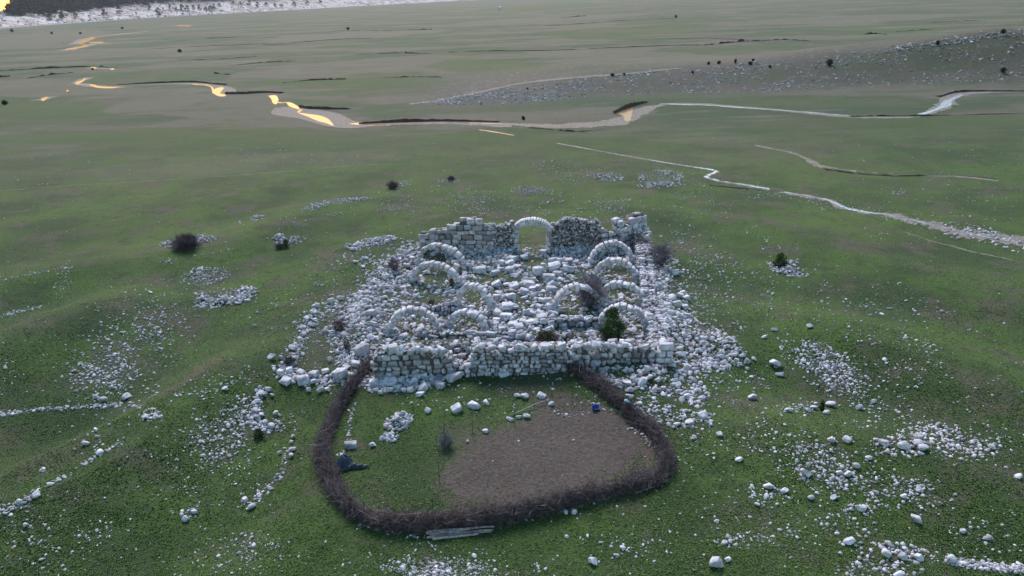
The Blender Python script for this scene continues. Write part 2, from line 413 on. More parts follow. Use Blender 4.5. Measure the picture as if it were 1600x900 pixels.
dirt = np.maximum(dirt * 1.0, .75 * ell(905, 775, 60, 14, -15))
for e in [(690, 893, 75, 20, 0), (590, 850, 70, 10, 8), (1440, 640, 70, 26, 15), (120, 770, 45, 18, 0), (1070, 670, 30, 10, 0), (1345, 585, 50, 16, 25), (985, 300, 25, 4, 0), (1190, 317, 20, 5, 5), (1060, 520, 40, 10, 10), (470, 520, 30, 8, -20), (195, 760, 40, 14, 0), (930, 500, 20, 10, 0), (1300, 800, 30, 8, 0)]:
    dirt = np.maximum(dirt, .42 * ell(*e))
RUIN = [(655, 378), (800, 385), (1012, 360), (1050, 395), (1062, 440), (1085, 500), (1165, 540), (1170, 568), (1080, 575), (1110, 625), (1095, 640), (960, 600), (880, 565), (700, 592), (650, 615), (590, 612), (560, 600), (440, 600), (435, 560), (480, 500), (560, 455), (600, 405)]
stony = np.where(inpoly(gpx, gpy, RUIN), .62, 0.)
for e in [(350, 466, 50, 17, -8), (322, 432, 38, 14, -8), (293, 380, 42, 10, -3), (450, 378, 35, 10, 0), (585, 380, 40, 9, -5), (1030, 278, 38, 14, 0), (945, 275, 32, 9, 0), (830, 298, 34, 9, 0), (740, 310, 35, 9, 0), (640, 325, 40, 10, 0), (180, 565, 45, 55, 35), (250, 505, 55, 30, -40), (1300, 575, 45, 30, 35), (345, 690, 40, 45, 0), (400, 640, 25, 35, 0), (1430, 690, 70, 14, -5), (1500, 700, 50, 12, 0), (1230, 420, 34, 11, 10), (690, 890, 62, 13, 0), (1540, 887, 70, 12, 3), (1290, 745, 40, 30, 30), (20, 640, 40, 12, 0), (200, 635, 50, 8, 0), (1180, 455, 30, 8, 35), (630, 300, 20, 5, 0), (700, 282, 22, 5, 0)]:
    stony = np.maximum(stony, .62 * ell(*e))
yb = np.interp(GV[:, 0], rb[:, 0], rb[:, 1]); sb = GV[:, 1] - yb
rocky = (1 - .45 * smooth(60, 130, GV[:, 0])) * (.55 + .6 * fbm(GV[:, 0], GV[:, 1], 25, 3, 77)) * smooth(-8, 6, sb) * (1 - smooth(60, 100, sb)) * smooth(rb[0, 0], rb[1, 0] + 15, GV[:, 0]) * .85
dL = seg_dist(GV[:, 0], GV[:, 1], LH); wooded = np.where(left_of(GV[:, 0], GV[:, 1]), smooth(70, 130, dL + 60 * (fbm(GV[:, 0], GV[:, 1], 60, 3, 5) - .5)), 0); cliff = np.where(left_of(GV[:, 0], GV[:, 1]), 1., smooth(60, 0, dL))
far = smooth(95, 175, GV[:, 1] + 18 * (fbm(GV[:, 0], GV[:, 1], 40, 3, 2) - .5)) 
far = np.where(dirt > .3, 0, far)
dry = np.zeros(len(GV)); lush = np.zeros(len(GV))
for e in [(300, 162, 150, 15, -3), (510, 108, 150, 12, -4), (60, 138, 90, 14, 0), (330, 172, 90, 12, 0), (70, 60, 110, 9, -4), (200, 82, 160, 6, -4), (620, 96, 100, 8, -3), (1000, 88, 170, 8, 2), (860, 30, 160, 4, -3), (1330, 30, 160, 6, -2), (470, 182, 90, 14, 10), (700, 190, 90, 8, 0), (560, 55, 140, 5, -3), (920, 180, 110, 12, -3), (1450, 280, 140, 7, 5), (1240, 235, 60, 5, 10), (400, 255, 260, 14, -3), (1330, 340, 90, 14, 15)]:
    dry = np.maximum(dry, ell(*e, .45))
for e in [(760, 104, 110, 12, 3), (90, 170, 100, 14, 0), (1590, 53, 40, 7, -5), (980, 50, 140, 5, -2), (150, 130, 80, 8, 0), (550, 128, 130, 8, 0), (1250, 160, 200, 8, 0), (1500, 190, 200, 10, 0), (1230, 28, 60, 4, 0), (850, 11, 120, 3, -3), (1400, 48, 100, 4, -2), (300, 215, 340, 14, 0), (900, 225, 300, 12, 3)]:
    lush = np.maximum(lush, ell(*e, .45))
for e in [(250, 255, 260, 26, -2)]: far = np.maximum(far, .45 * ell(*e))
gm = mesh('ground', GV, (gl, np.full(len(ii), 4)), M_ground, {'dirt': dirt, 'stony': stony, 'rocky': rocky, 'cliff': cliff, 'far': far, 'dry': dry, 'lush': lush, 'wooded': wooded}, True)
tag(link('ground', gm), kind='structure')

# ------------------------------------------------------------------ strips and sheets that follow the ground
def spline(pts, step_px=None, n=8):
    P = np.array(pts, float); out = []
    Q = np.vstack([2 * P[0] - P[1], P, 2 * P[-1] - P[-2]])
    for i in range(1, len(Q) - 2):
        for t in np.linspace(0, 1, n, endpoint=False):
            a, b_, c, d = Q[i - 1], Q[i], Q[i + 1], Q[i + 2]
            out.append(.5 * ((2 * b_) + (-a + c) * t + (2 * a - 5 * b_ + 4 * c - d) * t * t + (-a + 3 * b_ - 3 * c + d) * t ** 3))
    out.append(P[-1]); return np.array(out)
def strip(name, pts, w, m, dz=.03, wob=.3, seed=0, kind='structure', n=18):
    """w metres wide, along traced pixels laid on the ground"""
    q = spline(pts, n=n); P = at(q[:, 0], q[:, 1]); T = np.gradient(P[:, :2], axis=0); T /= np.linalg.norm(T, axis=1)[:, None] + 1e-9
    Nn = np.stack([-T[:, 1], T[:, 0]], -1); r = np.random.default_rng(seed); k = len(P)
    if np.isscalar(w): ww = np.full(k, w)
    else: ww = np.interp(np.linspace(0, 1, k), np.linspace(0, 1, len(w)), w)
    V = []
    nz = lambda q_: (vnoise(np.arange(k) * .45, np.full(k, q_), seed) - .5) * 2.6 + (vnoise(np.arange(k) * .12, np.full(k, q_ + 7), seed) - .5) * 2.2 + .35 * r.normal(size=k)
    a = ww * .5 * np.clip(1 + wob * 1.5 * nz(1.3), .08, 3); b2 = ww * .5 * np.clip(1 + wob * 1.5 * nz(4.7), .08, 3)
    for s, d in ((1, a), (0, a), (-1, b2)):
        xy = P[:, :2] + Nn * (s * np.abs(d))[:, None]; V.append(np.column_stack([xy, hz(xy[:, 0], xy[:, 1]) + dz]))
    V = np.concatenate(V); fs = []
    for j in range(2):
        for i in range(k - 1): fs.append([j * k + i, (j + 1) * k + i, (j + 1) * k + i + 1, j * k + i + 1])
    o = link(name, mesh(name, V, fs, m)); 
    if kind: o['kind'] = kind
    return o
def sheet(name, pts, m, dz=.05):
    q = spline(list(pts) + [pts[0]], n=4)[:-1]; P = at(q[:, 0], q[:, 1]); P[:, 2] = P[:, 2].mean() + dz
    o = link(name, mesh(name, P, [list(range(len(P)))], m)); o['kind'] = 'structure'; return o
def bank(name, pts, h, seed=0, back=3.0):
    steady = seed < 6
    """cut earth bank facing the camera: a steep dark face with a gentle grassy back"""
    q = spline(pts, n=8); P = at(q[:, 0], q[:, 1]); k = len(P); r = np.random.default_rng(seed)
    hh = (np.interp(np.linspace(0, 1, k), np.linspace(0, 1, len(h)), h)) * np.clip(r.uniform(.65, 1.05, k) if steady else r.uniform(.1, 1.15, k) + .5 * (vnoise(np.arange(k) * .35, np.full(k, 2.), seed) - .5), .03, 1.3)
    V = np.concatenate([P + [0, 0, -.1], P + np.column_stack([r.normal(size=k) * .1, np.full(k, .25), hh]), P + np.column_stack([np.zeros(k), np.full(k, .5), hh + .02]), P + [0, back, -.05]])
    fs = [[j * k + i, j * k + i + 1, (j + 1) * k + i + 1, (j + 1) * k + i] for j in range(1) for i in range(k - 1)]
    o = link(name, mesh(name, V[:2 * k], fs, M_earth)); o['kind'] = 'structure'
    fs2 = [[j * k + i, j * k + i + 1, (j + 1) * k + i + 1, (j + 1) * k + i] for j in range(2) for i in range(k - 1)]
    g = link('bank_top', mesh('bank_top', V[k:], fs2, M_ground, {'far': np.ones(3 * k)})); g['kind'] = 'structure'
# gravel bars of the river
sheet('gravel_bar', [(355, 147), (380, 143), (440, 150), (475, 166), (530, 178), (556, 190), (600, 193), (555, 201), (510, 198), (470, 186), (425, 178), (430, 165), (400, 155)], M_gravel, .02)
strip('gravel_bar', [(520, 195), (600, 194), (700, 192), (790, 196), (860, 197), (920, 195), (960, 191), (990, 180), (1010, 169), (1035, 164)], [2.5, 3.2, 3.2, 5, 6, 6, 6, 5, 4, 2], M_gravel, .022, .15, 3)
strip('gravel_bar', [(182, 134), (240, 132), (300, 131), (350, 137), (358, 146)], [1.5, 2, 3, 4, 4], M_gravel, .02, .2, 4)
strip('gravel_bar', [(1030, 163), (1100, 163), (1200, 171), (1325, 182), (1430, 182), (1470, 165), (1500, 147), (1600, 143)], [2.5, 2.5, 3, 2.5, 2, 4, 4, 2], M_gravel, .02, .2, 5)
strip('gravel_bar', [(118, 131), (150, 134), (185, 137)], 5, M_gravel, .02, .2, 6)
W = 'river_water'
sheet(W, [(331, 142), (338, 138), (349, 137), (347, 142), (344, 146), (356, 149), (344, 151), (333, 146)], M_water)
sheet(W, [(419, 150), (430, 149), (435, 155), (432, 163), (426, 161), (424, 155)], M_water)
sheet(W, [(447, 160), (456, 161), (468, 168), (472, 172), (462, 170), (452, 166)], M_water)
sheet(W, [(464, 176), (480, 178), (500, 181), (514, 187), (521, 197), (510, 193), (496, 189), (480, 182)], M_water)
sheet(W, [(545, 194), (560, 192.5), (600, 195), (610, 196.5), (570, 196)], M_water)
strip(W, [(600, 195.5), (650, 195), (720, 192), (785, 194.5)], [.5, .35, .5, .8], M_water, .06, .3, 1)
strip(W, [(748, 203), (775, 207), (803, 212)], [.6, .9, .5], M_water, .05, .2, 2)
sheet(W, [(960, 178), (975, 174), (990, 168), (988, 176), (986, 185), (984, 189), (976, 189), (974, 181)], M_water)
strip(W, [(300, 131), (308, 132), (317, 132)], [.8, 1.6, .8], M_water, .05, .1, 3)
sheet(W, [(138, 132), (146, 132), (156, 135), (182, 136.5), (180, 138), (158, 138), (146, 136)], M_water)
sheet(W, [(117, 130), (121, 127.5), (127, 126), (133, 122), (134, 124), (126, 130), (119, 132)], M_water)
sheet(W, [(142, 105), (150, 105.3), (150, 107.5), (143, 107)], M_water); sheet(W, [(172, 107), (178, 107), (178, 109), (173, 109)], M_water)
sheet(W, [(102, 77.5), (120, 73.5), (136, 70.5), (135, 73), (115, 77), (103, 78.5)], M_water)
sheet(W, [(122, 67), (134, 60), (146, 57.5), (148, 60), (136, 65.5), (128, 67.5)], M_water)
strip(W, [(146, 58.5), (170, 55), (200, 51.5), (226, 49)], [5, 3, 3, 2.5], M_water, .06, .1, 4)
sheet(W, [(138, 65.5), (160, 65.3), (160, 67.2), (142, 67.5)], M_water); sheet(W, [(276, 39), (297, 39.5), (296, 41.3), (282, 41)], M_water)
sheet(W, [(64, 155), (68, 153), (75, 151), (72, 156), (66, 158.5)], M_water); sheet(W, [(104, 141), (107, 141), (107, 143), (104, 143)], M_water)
strip(W, [(1033, 162), (1070, 164), (1100, 164.5), (1150, 168), (1180, 170)], [.5, .8, .8, .8, .5], M_rapid, .05, .3, 5)
strip(W, [(1178, 169.5), (1230, 173), (1280, 177), (1328, 181)], [.5, .6, .7, .5], M_rapid, .05, .3, 6)
sheet(W, [(1430, 180), (1446, 175), (1464, 169), (1474, 158), (1482, 155), (1500, 148), (1504, 150), (1488, 158), (1486, 165), (1468, 171), (1446, 179), (1436, 182)], M_rapid, .05)
strip(W, [(1512, 147), (1545, 144.5), (1598, 144)], [.4, .9, .7], M_rapid, .05, .3, 7)
BR = [(870, 224), (925, 234), (985, 245), (1050, 256), (1095, 263), (1120, 268), (1104, 277), (1130, 284), (1175, 291), (1240, 303), (1290, 312), (1330, 328), (1400, 338), (1450, 350), (1500, 362), (1550, 372), (1640, 385)]
strip('stony_stream_bed', BR, [.4, .5, .7, .9, .9, 1.2, 1.7, 2.6, 4], M_gravel, .02, .35, 8)
strip('brook_water', BR[:9], [.2, .06, .12, .16, .3, .42, .35, .4], M_rapid, .045, .9, 9, n=14)
strip('brook_water', BR[8:14], [.45, .2, .4, .5, .2], M_rapid, .045, .5, 10, n=14)
strip('brook_water', BR[13:], [.2, .25, .2], M_rapid, .045, .6, 11, n=14)
strip('dry_channel', [(1180, 227), (1240, 240), (1270, 254), (1290, 262), (1345, 270), (1400, 273), (1500, 276), (1560, 283)], [.6, .9, 1.2, 1.6, 1.4, 1.2, 1., .4], M_gravel, .02, .35, 12, n=12)
TRK = [([(-20, 300), (100, 291), (250, 282), (400, 272), (520, 262), (620, 255)], .35), ([(-20, 198), (150, 197), (300, 196), (420, 196), (545, 198)], .4)]
for k, (p, h) in enumerate([
        ([(182, 133), (240, 130), (300, 128.5), (352, 133)], (.3, .5, .6, .5)), ([(352, 147), (380, 147), (415, 145), (440, 146)], (.7, .9, .7, .5)),
        ([(466, 167), (480, 170), (510, 171), (545, 171)], (.7, .9, .8, .4)), ([(560, 194), (600, 192.5), (640, 191), (700, 190), (780, 191)], (.4, .8, .9, .6, .3)),
        ([(960, 178), (975, 171), (990, 166), (1012, 160)], (.7, 1.1, 1., .4)), ([(1470, 152), (1490, 146), (1520, 143.5), (1600, 143.5)], (.4, .7, .5, .4)),
        ([(800, 198), (860, 203), (900, 206), (940, 203)], (.1, .3, .3, .1)), ([(1330, 183), (1380, 182), (1430, 182), (1500, 180), (1600, 178)], (.2, .35, .3, .2, .2)),
        ([(1290, 266), (1340, 272), (1400, 276), (1480, 275), (1560, 280)], (.2, .35, .3, .2, .1)), ([(1110, 291), (1175, 297), (1230, 301)], (.1, .2, .1)),
        ([(0, 111), (70, 107), (140, 104)], (.4, .8, .5)), ([(40, 123), (80, 117), (112, 114)], (.3, .8, .3)), ([(155, 104), (180, 107)], (.6, .4)),
        ([(0, 121), (12, 120)], (.9, .5)), ([(360, 103), (400, 99), (430, 97), (462, 95)], (.2, .4, .6, .2)), ([(440, 130), (480, 126), (520, 124.5), (540, 124)], (.2, .4, .6, .3)),
        ([(600, 122), (640, 120.5), (690, 121)], (.2, .4, .2)), ([(520, 48.5), (560, 47.5), (600, 48), (660, 46.5), (675, 46)], (.2, .5, .3, .9, .6)),
        ([(560, 85), (625, 83), (640, 83.5), (680, 84)], (.2, .5, .7, .1)), ([(700, 82), (760, 80), (860, 79), (950, 75), (1060, 71), (1100, 71)], (.3, .4, .4, .3, .4, .3)),
        ([(1100, 71), (1130, 68), (1160, 65), (1195, 64)], (.6, 1.3, 1.5, .4)), ([(1195, 63.5), (1225, 62.5), (1266, 64)], (.4, .7, .3)),
        ([(1346, 54), (1365, 53), (1386, 54)], (.5, .9, .3)), ([(1400, 50), (1440, 47), (1462, 45)], (.2, .5, .2)), ([(870, 28), (915, 25)], (.3, 1.)), ([(800, 42), (880, 39), (960, 33), (1060, 28)], (.2, .4, .4, .3)),
        ([(400, 71), (440, 69), (520, 62), (580, 60)], (.2, .5, .5, .2)), ([(280, 94), (340, 93), (400, 88)], (.2, .4, .2)), ([(335, 115), (360, 117)], (.6, .3)), ([(1450, 36), (1500, 33), (1540, 33)], (.2, .5, .2)),
        ([(200, 79), (300, 73), (380, 70), (470, 66)], (.1, .3, .3, .1)), ([(250, 66), (330, 60), (400, 57)], (.1, .4, .1)), ([(1200, 63), (1120, 61), (1020, 61)], (.1, .3, .1))]):
    bank('earth_bank', p, h, k)
for k, (p, w_) in enumerate([([(433, 160), (440, 161), (448, 160)], .8), ([(472, 172), (468, 174), (466, 176)], .8), ([(519, 196), (530, 196), (546, 194)], .5), ([(119, 132), (130, 132.5), (139, 132)], 1.2), ([(136, 71), (128, 69), (123, 67)], 2.5), ([(317, 132), (330, 136), (333, 141)], .6), ([(182, 137), (205, 136)], .8), ([(785, 194.5), (850, 198), (900, 197)], .4)]):
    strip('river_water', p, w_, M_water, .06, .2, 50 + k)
for k, (p, w_) in enumerate([([(98, 79), (120, 75), (140, 70), (165, 67)], 9), ([(116, 69), (130, 62), (150, 58), (200, 52), (232, 48.5)], 8), ([(270, 40.5), (300, 40.5)], 10), ([(112, 133), (122, 128), (138, 121)], 4), ([(58, 157), (80, 151)], 4), ([(136, 106.5), (182, 108)], 3)]):
    strip('muddy_shore', p, w_, M_gravel, .02, .25, 70 + k)
for k, (p, w_) in enumerate([TRK[0], TRK[1]]):
    strip('worn_track', p, w_, M_track, .03, .35, 80 + k)
TR = [([(-20, 300), (100, 291), (250, 282), (400, 272), (520, 262), (620, 255)], [1., 1.1, .9]), ([(0, 198), (150, 197), (300, 196), (420, 196), (545, 198)], [1., 1.2]),
      ([(-10, 445), (60, 428), (160, 418), (300, 402), (400, 385)], [1.2, 1.6, 1.]), ([(640, 163), (700, 155), (800, 133), (870, 124), (960, 117), (1060, 107)], [2.5, 3, 2]),
      ([(1410, 362), (1460, 378), (1530, 396), (1600, 410)], [.4, .5, .3]), ([(1330, 328), (1360, 322), (1385, 330)], [.4, .4])]
for k, (p, ww) in enumerate(TR[:3]): pass
strip('rocky_track', TR[3][0], TR[3][1], M_gravel, .05, .2, 33)
strip('old_ditch', TR[4][0], TR[4][1], M_track, .03, .5, 34)

# ------------------------------------------------------------------ rubble and scattered stones
HOLES = [(690, 405, 17, 9), (682, 435, 20, 11), (676, 470, 32, 9), (742, 465, 15, 12), (740, 502, 14, 8), (778, 438, 38, 6), (820, 473, 12, 14), (803, 462, 10, 5), (968, 424, 20, 7), (966, 452, 20, 8), (884, 492, 24, 9), (955, 515, 18, 8), (1036, 522, 14, 9), (835, 410, 16, 7), (760, 500, 9, 5), (650, 400, 8, 4), (520, 560, 38, 15), (620, 500, 18, 6), (800, 480, 8, 8)]
def samp_poly(P, n, r):
    P = np.array(P, float); out = np.zeros((0, 2))
    while len(out) < n:
        q = r.uniform(P.min(0), P.max(0), (n * 2, 2)); out = np.vstack([out, q[inpoly(q[:, 0], q[:, 1], P)]])
    return out[:n]
def samp_ell(cx, cy, rx, ry, ang, n, r, power=.75, soft=0.):
    t = r.uniform(0, 6.283, n); q = r.random(n) ** power * (1 + soft * np.abs(r.normal(size=n))) * (.72 + .55 * vnoise(t * 1.1 + cx, t * 0 + cy, 5) if soft else 1.); a = R(ang)
    u = rx * q * np.cos(t); v = ry * q * np.sin(t)
    return np.column_stack([cx + u * math.cos(a) - v * math.sin(a), cy + u * math.sin(a) + v * math.cos(a)])
def samp_line(P, width, n, r):
    P = np.array(P, float); s = np.concatenate([[0], np.cumsum(np.linalg.norm(np.diff(P, axis=0), axis=1))]); t = r.uniform(0, s[-1], n)
    return np.column_stack([np.interp(t, s, P[:, 0]), np.interp(t, s, P[:, 1])]) + r.normal(size=(n, 2)) * width * np.array([.5, .38])
def drop_holes(q, keep, r):
    m = np.ones(len(q), bool)
    for (cx, cy, rx, ry) in HOLES:
        ins = ((q[:, 0] - cx) / rx) ** 2 + ((q[:, 1] - cy) / ry) ** 2 < 1; m &= ~ins | (r.random(len(q)) < keep)
    return q[m]
r1 = np.random.default_rng(5)
def thin(q, sc_=22, lo=.30, seed=41):
    d = fbm(q[:, 0], q[:, 1] * 1.6, sc_, 2, seed); return q[r1.random(len(q)) < lo + (1 - lo) * smooth(.35, .62, d)]
def field(qs):   # qs: list of (pixels, smin, smax, power, lib)
    out = []
    for q, a, b, p, L in qs:
        if len(q): out.append(stones_at(at(q[:, 0], q[:, 1]), sizes(len(q), a, b, p, r1), r1, L))
    return out
CORE = [(655, 380), (800, 388), (1008, 372), (1042, 410), (1048, 500), (1052, 548), (1046, 568), (800, 566), (590, 575), (560, 560), (520, 545), (500, 520), (560, 465), (600, 410)]
parts = field([
    (thin(drop_holes(samp_poly(CORE, 9600, r1), .22, r1), 22, .5), .10, .50, 2.1, L1),
    (drop_holes(samp_poly(CORE, 1150, r1), .10, r1), .34, .72, 1.6, LB),
    (drop_holes(samp_poly(CORE, 2600, r1), .35, r1), .06, .20, 1.5, L0),
    (samp_line([(650, 385), (620, 405), (590, 435), (565, 470), (540, 500)], 26, 800, r1), .14, .62, 2., L1),
    (samp_poly([(690, 385), (800, 387), (800, 412), (700, 412)], 800, r1), .15, .40, 1.3, L1),
    (samp_poly([(860, 387), (985, 382), (960, 410), (870, 414)], 700, r1), .15, .40, 1.3, L1),
    (thin(samp_line([(1030, 400), (1045, 440), (1060, 480), (1075, 520)], 26, 900, r1), 18, .15), .10, .55, 2.1, L1),
    (samp_line([(1015, 430), (1030, 470), (1046, 520)], 18, 350, r1), .2, .62, 1.3, L1),
    (thin(samp_poly([(1055, 520), (1120, 515), (1150, 530), (1172, 566), (1130, 582), (1075, 585), (1052, 560)], 1000, r1), 16, .2), .12, .6, 2.1, L1),
    (thin(samp_poly([(900, 575), (1055, 572), (1085, 590), (1112, 622), (1095, 640), (1050, 620), (985, 612), (950, 600)], 1000, r1), 16, .2), .10, .6, 2.1, L1),
    (samp_poly([(1000, 620), (1060, 640), (1120, 645), (1110, 672), (1050, 668), (1000, 655), (975, 632)], 260, r1), .12, .45, 2, L1),
    (samp_poly([(565, 590), (660, 585), (700, 590), (670, 610), (575, 614)], 420, r1), .15, .55, 1.7, L1),
    (samp_line([(565, 600), (520, 595), (470, 590), (440, 590)], 12, 320, r1), .12, .5, 1.6, L1),
    (samp_line([(440, 585), (450, 565), (470, 540), (472, 510), (495, 495), (530, 470)], 14, 420, r1), .12, .5, 1.7, L1),
    (samp_line([(565, 540), (540, 560), (545, 580)], 18, 250, r1), .12, .45, 1.7, L1),
    (samp_poly(RUIN, 1800, r1), .06, .20, 1.6, L0),
    (samp_ell(830, 470, 330, 120, 0, 900, r1, .6), .05, .18, 1.6, L0),
    (samp_ell(825, 490, 390, 165, 0, 2600, r1, .55), .05, .30, 2.6, L0), (samp_ell(1070, 520, 90, 120, 15, 500, r1, .6), .08, .42, 2.2, L1), (samp_ell(560, 480, 90, 90, -20, 420, r1, .6), .08, .42, 2.2, L1),
])
for (fx, fy) in [(651, 412), (730, 416), (643, 438), (722, 444), (712, 480), (775, 484), (604, 520), (695, 515), (766, 514), (918, 412), (992, 410), (924, 434), (1000, 438), (934, 466), (1010, 468), (862, 482), (940, 480), (932, 510), (1016, 512)]:
    q = samp_ell(fx, fy, 11, 6, 0, 54, r1); P = at(q[:, 0], q[:, 1]); dd = np.hypot((q[:, 0] - fx) / 11, (q[:, 1] - fy) / 6); P[:, 2] += .95 * np.maximum(0, 1 - dd) * r1.random(54)
    parts.append(stones_at(P, sizes(54, .15, .6, 1.6, r1), r1, L1))
V, fl, at_ = join(parts)
o = link('fallen_rubble', mesh('fallen_rubble', V, fl, M_stone, at_))
tag(o, 'countless smaller pale rubble stones spilling in and around the ruined building', 'rubble', kind='stuff')

r1 = np.random.default_rng(6)
bgx = np.column_stack([r1.uniform(-60, 1660, 12000), 215 + 700 * r1.random(12000) ** .9])
dens = fbm(bgx[:, 0], bgx[:, 1] * 1.6, 90, 3, 31); bgx = bgx[r1.random(len(bgx)) < smooth(.38, .72, dens) * .75 + .07]
infence = inpoly(bgx[:, 0], bgx[:, 1], FENCE_PX); bgx = bgx[~infence | (r1.random(len(bgx)) < .12)]
SC = [(bgx, .04, .22, 3.2, L0)]
def E(cx, cy, rx, ry, a, n, s0=.07, s1=.3, p=2., L=None): SC.append((samp_ell(cx, cy, rx * 1.12, ry * 1.12, a, int(n * 1.25), r1, .62, .28), s0 * .7, s1 * 1.15, p * 1.3, L or L0)); SC.append((samp_ell(cx, cy, rx, ry, a, max(1, int(n * .07)), r1, .8, .2), .16, .30 + s1 * .55, 1.6, L1))
def LN(P, w_, n, s0=.1, s1=.35, p=1.6, L=None): SC.append((samp_line(P, w_, n, r1), s0, s1, p, L or L1))
# left slope
E(180, 560, 75, 50, -50, 700, .06, .28); E(165, 590, 40, 25, 0, 300, .07, .3); E(245, 510, 45, 30, -40, 260, .06, .25); E(250, 490, 90, 40, -20, 250, .05, .2)
LN([(0, 648), (60, 641), (130, 636), (195, 633)], 4, 170, .12, .38); LN([(200, 632), (235, 640), (250, 650), (225, 655)], 7, 60, .12, .4)
LN([(65, 765), (100, 745), (150, 715), (190, 690)], 4, 60, .12, .32); LN([(0, 800), (30, 790), (60, 770)], 9, 70, .1, .35)
LN([(0, 495), (30, 487), (68, 478)], 4, 90, .1, .3); LN([(0, 438), (50, 428), (80, 423), (115, 417)], 3, 90, .1, .28); E(100, 447, 12, 25, 15, 90, .06, .2); E(60, 500, 140, 60, 0, 130, .05, .15)
E(345, 685, 45, 45, 0, 420, .06, .24); E(330, 720, 60, 60, 0, 200, .05, .18); E(375, 650, 18, 25, 0, 120, .08, .3)
LN([(412, 610), (400, 630), (398, 665), (420, 670)], 11, 260, .12, .42); E(440, 660, 20, 12, 0, 50, .08, .25); LN([(458, 690), (445, 720), (440, 742), (400, 780), (380, 792)], 7, 90, .1, .34)
E(300, 800, 14, 10, -20, 30, .08, .25); E(380, 860, 60, 30, 0, 260, .05, .16); E(60, 850, 90, 40, 0, 180, .05, .2); E(150, 830, 30, 15, 0, 50, .06, .2)
E(350, 600, 60, 20, -10, 90, .06, .2); LN([(270, 620), (330, 612), (365, 600), (390, 570)], 4, 60, .08, .25); E(140, 690, 25, 14, 0, 30, .08, .3); E(430, 500, 60, 40, 0, 130, .05, .2)
LN([(210, 455), (240, 425), (262, 410)], 4, 0); E(265, 408, 14, 4, -15, 40, .08, .22); LN([(300, 400), (340, 394), (368, 388)], 2, 60, .07, .18)
E(5, 600, 12, 50, 0, 70, .05, .2)
# behind the ruin
E(640, 322, 45, 12, 0, 260, .05, .17); E(735, 315, 35, 16, 0, 320, .05, .2); E(700, 298, 40, 8, 0, 120, .05, .16); E(790, 325, 60, 18, 0, 200, .06, .22); E(900, 320, 60, 14, 0, 130, .06, .28)
E(870, 262, 40, 10, 0, 160, .06, .25); E(1000, 330, 60, 16, 0, 120, .06, .25); E(1080, 340, 50, 50, 0, 200, .06, .2); LN([(920, 318), (960, 316), (1000, 311)], 6, 60, .1, .4); E(950, 327, 20, 6, 0, 40, .08, .3)
E(890, 281, 25, 5, 0, 60, .06, .22); E(1075, 300, 45, 10, 0, 50, .07, .2); E(1060, 375, 20, 14, 0, 80, .07, .3); E(600, 300, 70, 14, 0, 70, .05, .16); E(480, 240, 70, 20, 0, 130, .05, .17); E(420, 245, 60, 8, 0, 60, .05, .15)
E(460, 355, 40, 20, 0, 70, .06, .2); E(560, 405, 25, 12, 0, 50, .08, .3); E(600, 460, 60, 30, 0, 120, .06, .2)
# right
E(1090, 470, 30, 60, 20, 300, .06, .25); E(1110, 410, 40, 30, 20, 160, .05, .2); E(1180, 450, 50, 25, 35, 220, .05, .17); E(1195, 375, 30, 10, 35, 70, .07, .25); E(1240, 430, 60, 20, 10, 120, .05, .2)
E(1290, 570, 42, 22, 25, 420, .08, .32); E(1320, 600, 50, 22, 30, 260, .07, .28); E(1270, 545, 22, 12, 20, 90, .07, .28); E(1225, 550, 16, 30, 0, 60, .07, .24); E(1410, 580, 50, 22, 10, 90, .06, .24)
E(1440, 540, 30, 10, 15, 80, .06, .2); E(1350, 480, 60, 12, 5, 90, .06, .3); E(1420, 470, 70, 30, 20, 110, .05, .2); E(1330, 510, 60, 25, 20, 60, .06, .25)
E(1430, 690, 55, 16, -6, 260, .08, .36); E(1500, 700, 45, 14, 5, 200, .08, .3); E(1450, 672, 40, 12, 0, 120, .07, .26); E(1380, 640, 60, 30, 20, 120, .06, .25); E(1560, 690, 40, 30, 0, 70, .05, .2)
E(1290, 735, 45, 22, 30, 300, .06, .28); E(1240, 700, 60, 30, 0, 180, .05, .2); E(1200, 775, 30, 14, 0, 90, .07, .26); E(1350, 760, 60, 30, 30, 180, .05, .24); E(1430, 765, 40, 22, 0, 150, .06, .24); E(1330, 810, 40, 25, 0, 90, .06, .26)
LN([(1480, 876), (1530, 884), (1600, 890)], 8, 330, .08, .32); E(1400, 862, 55, 12, 5, 110, .08, .34); E(1370, 890, 50, 10, 0, 90, .07, .3); E(1160, 845, 40, 10, 0, 90, .05, .2); E(1240, 830, 60, 30, 0, 90, .05, .2); E(980, 860, 60, 25, 0, 90, .05, .22)
E(1545, 840, 50, 40, 0, 80, .05, .2); E(1145, 600, 50, 30, 0, 120, .06, .24); E(1240, 640, 30, 8, -5, 80, .08, .3); E(1180, 680, 50, 25, 0, 80, .05, .2); E(1080, 690, 40, 20, 0, 50, .06, .2); E(1090, 800, 60, 40, 0, 40, .05, .18)
E(690, 893, 68, 14, 0, 1100, .03, .12, 1.8); E(670, 870, 90, 14, 0, 120, .03, .12); E(835, 890, 14, 6, 0, 20, .05, .2)
LN([(1150, 292), (1210, 300), (1290, 316), (1400, 340), (1500, 362), (1620, 384)], 9, 420, .06, .28, 2, L0); E(1540, 368, 60, 10, 14, 200, .1, .45); E(1440, 330, 130, 40, 0, 150, .06, .22); E(1500, 300, 100, 50, 0, 100, .05, .2)
E(1190, 307, 22, 5, 5, 40, .1, .3); E(1282, 323, 26, 4, 10, 30, .1, .25); E(1400, 300, 14, 3, 0, 20, .1, .3); E(1120, 318, 20, 14, 40, 60, .07, .22)
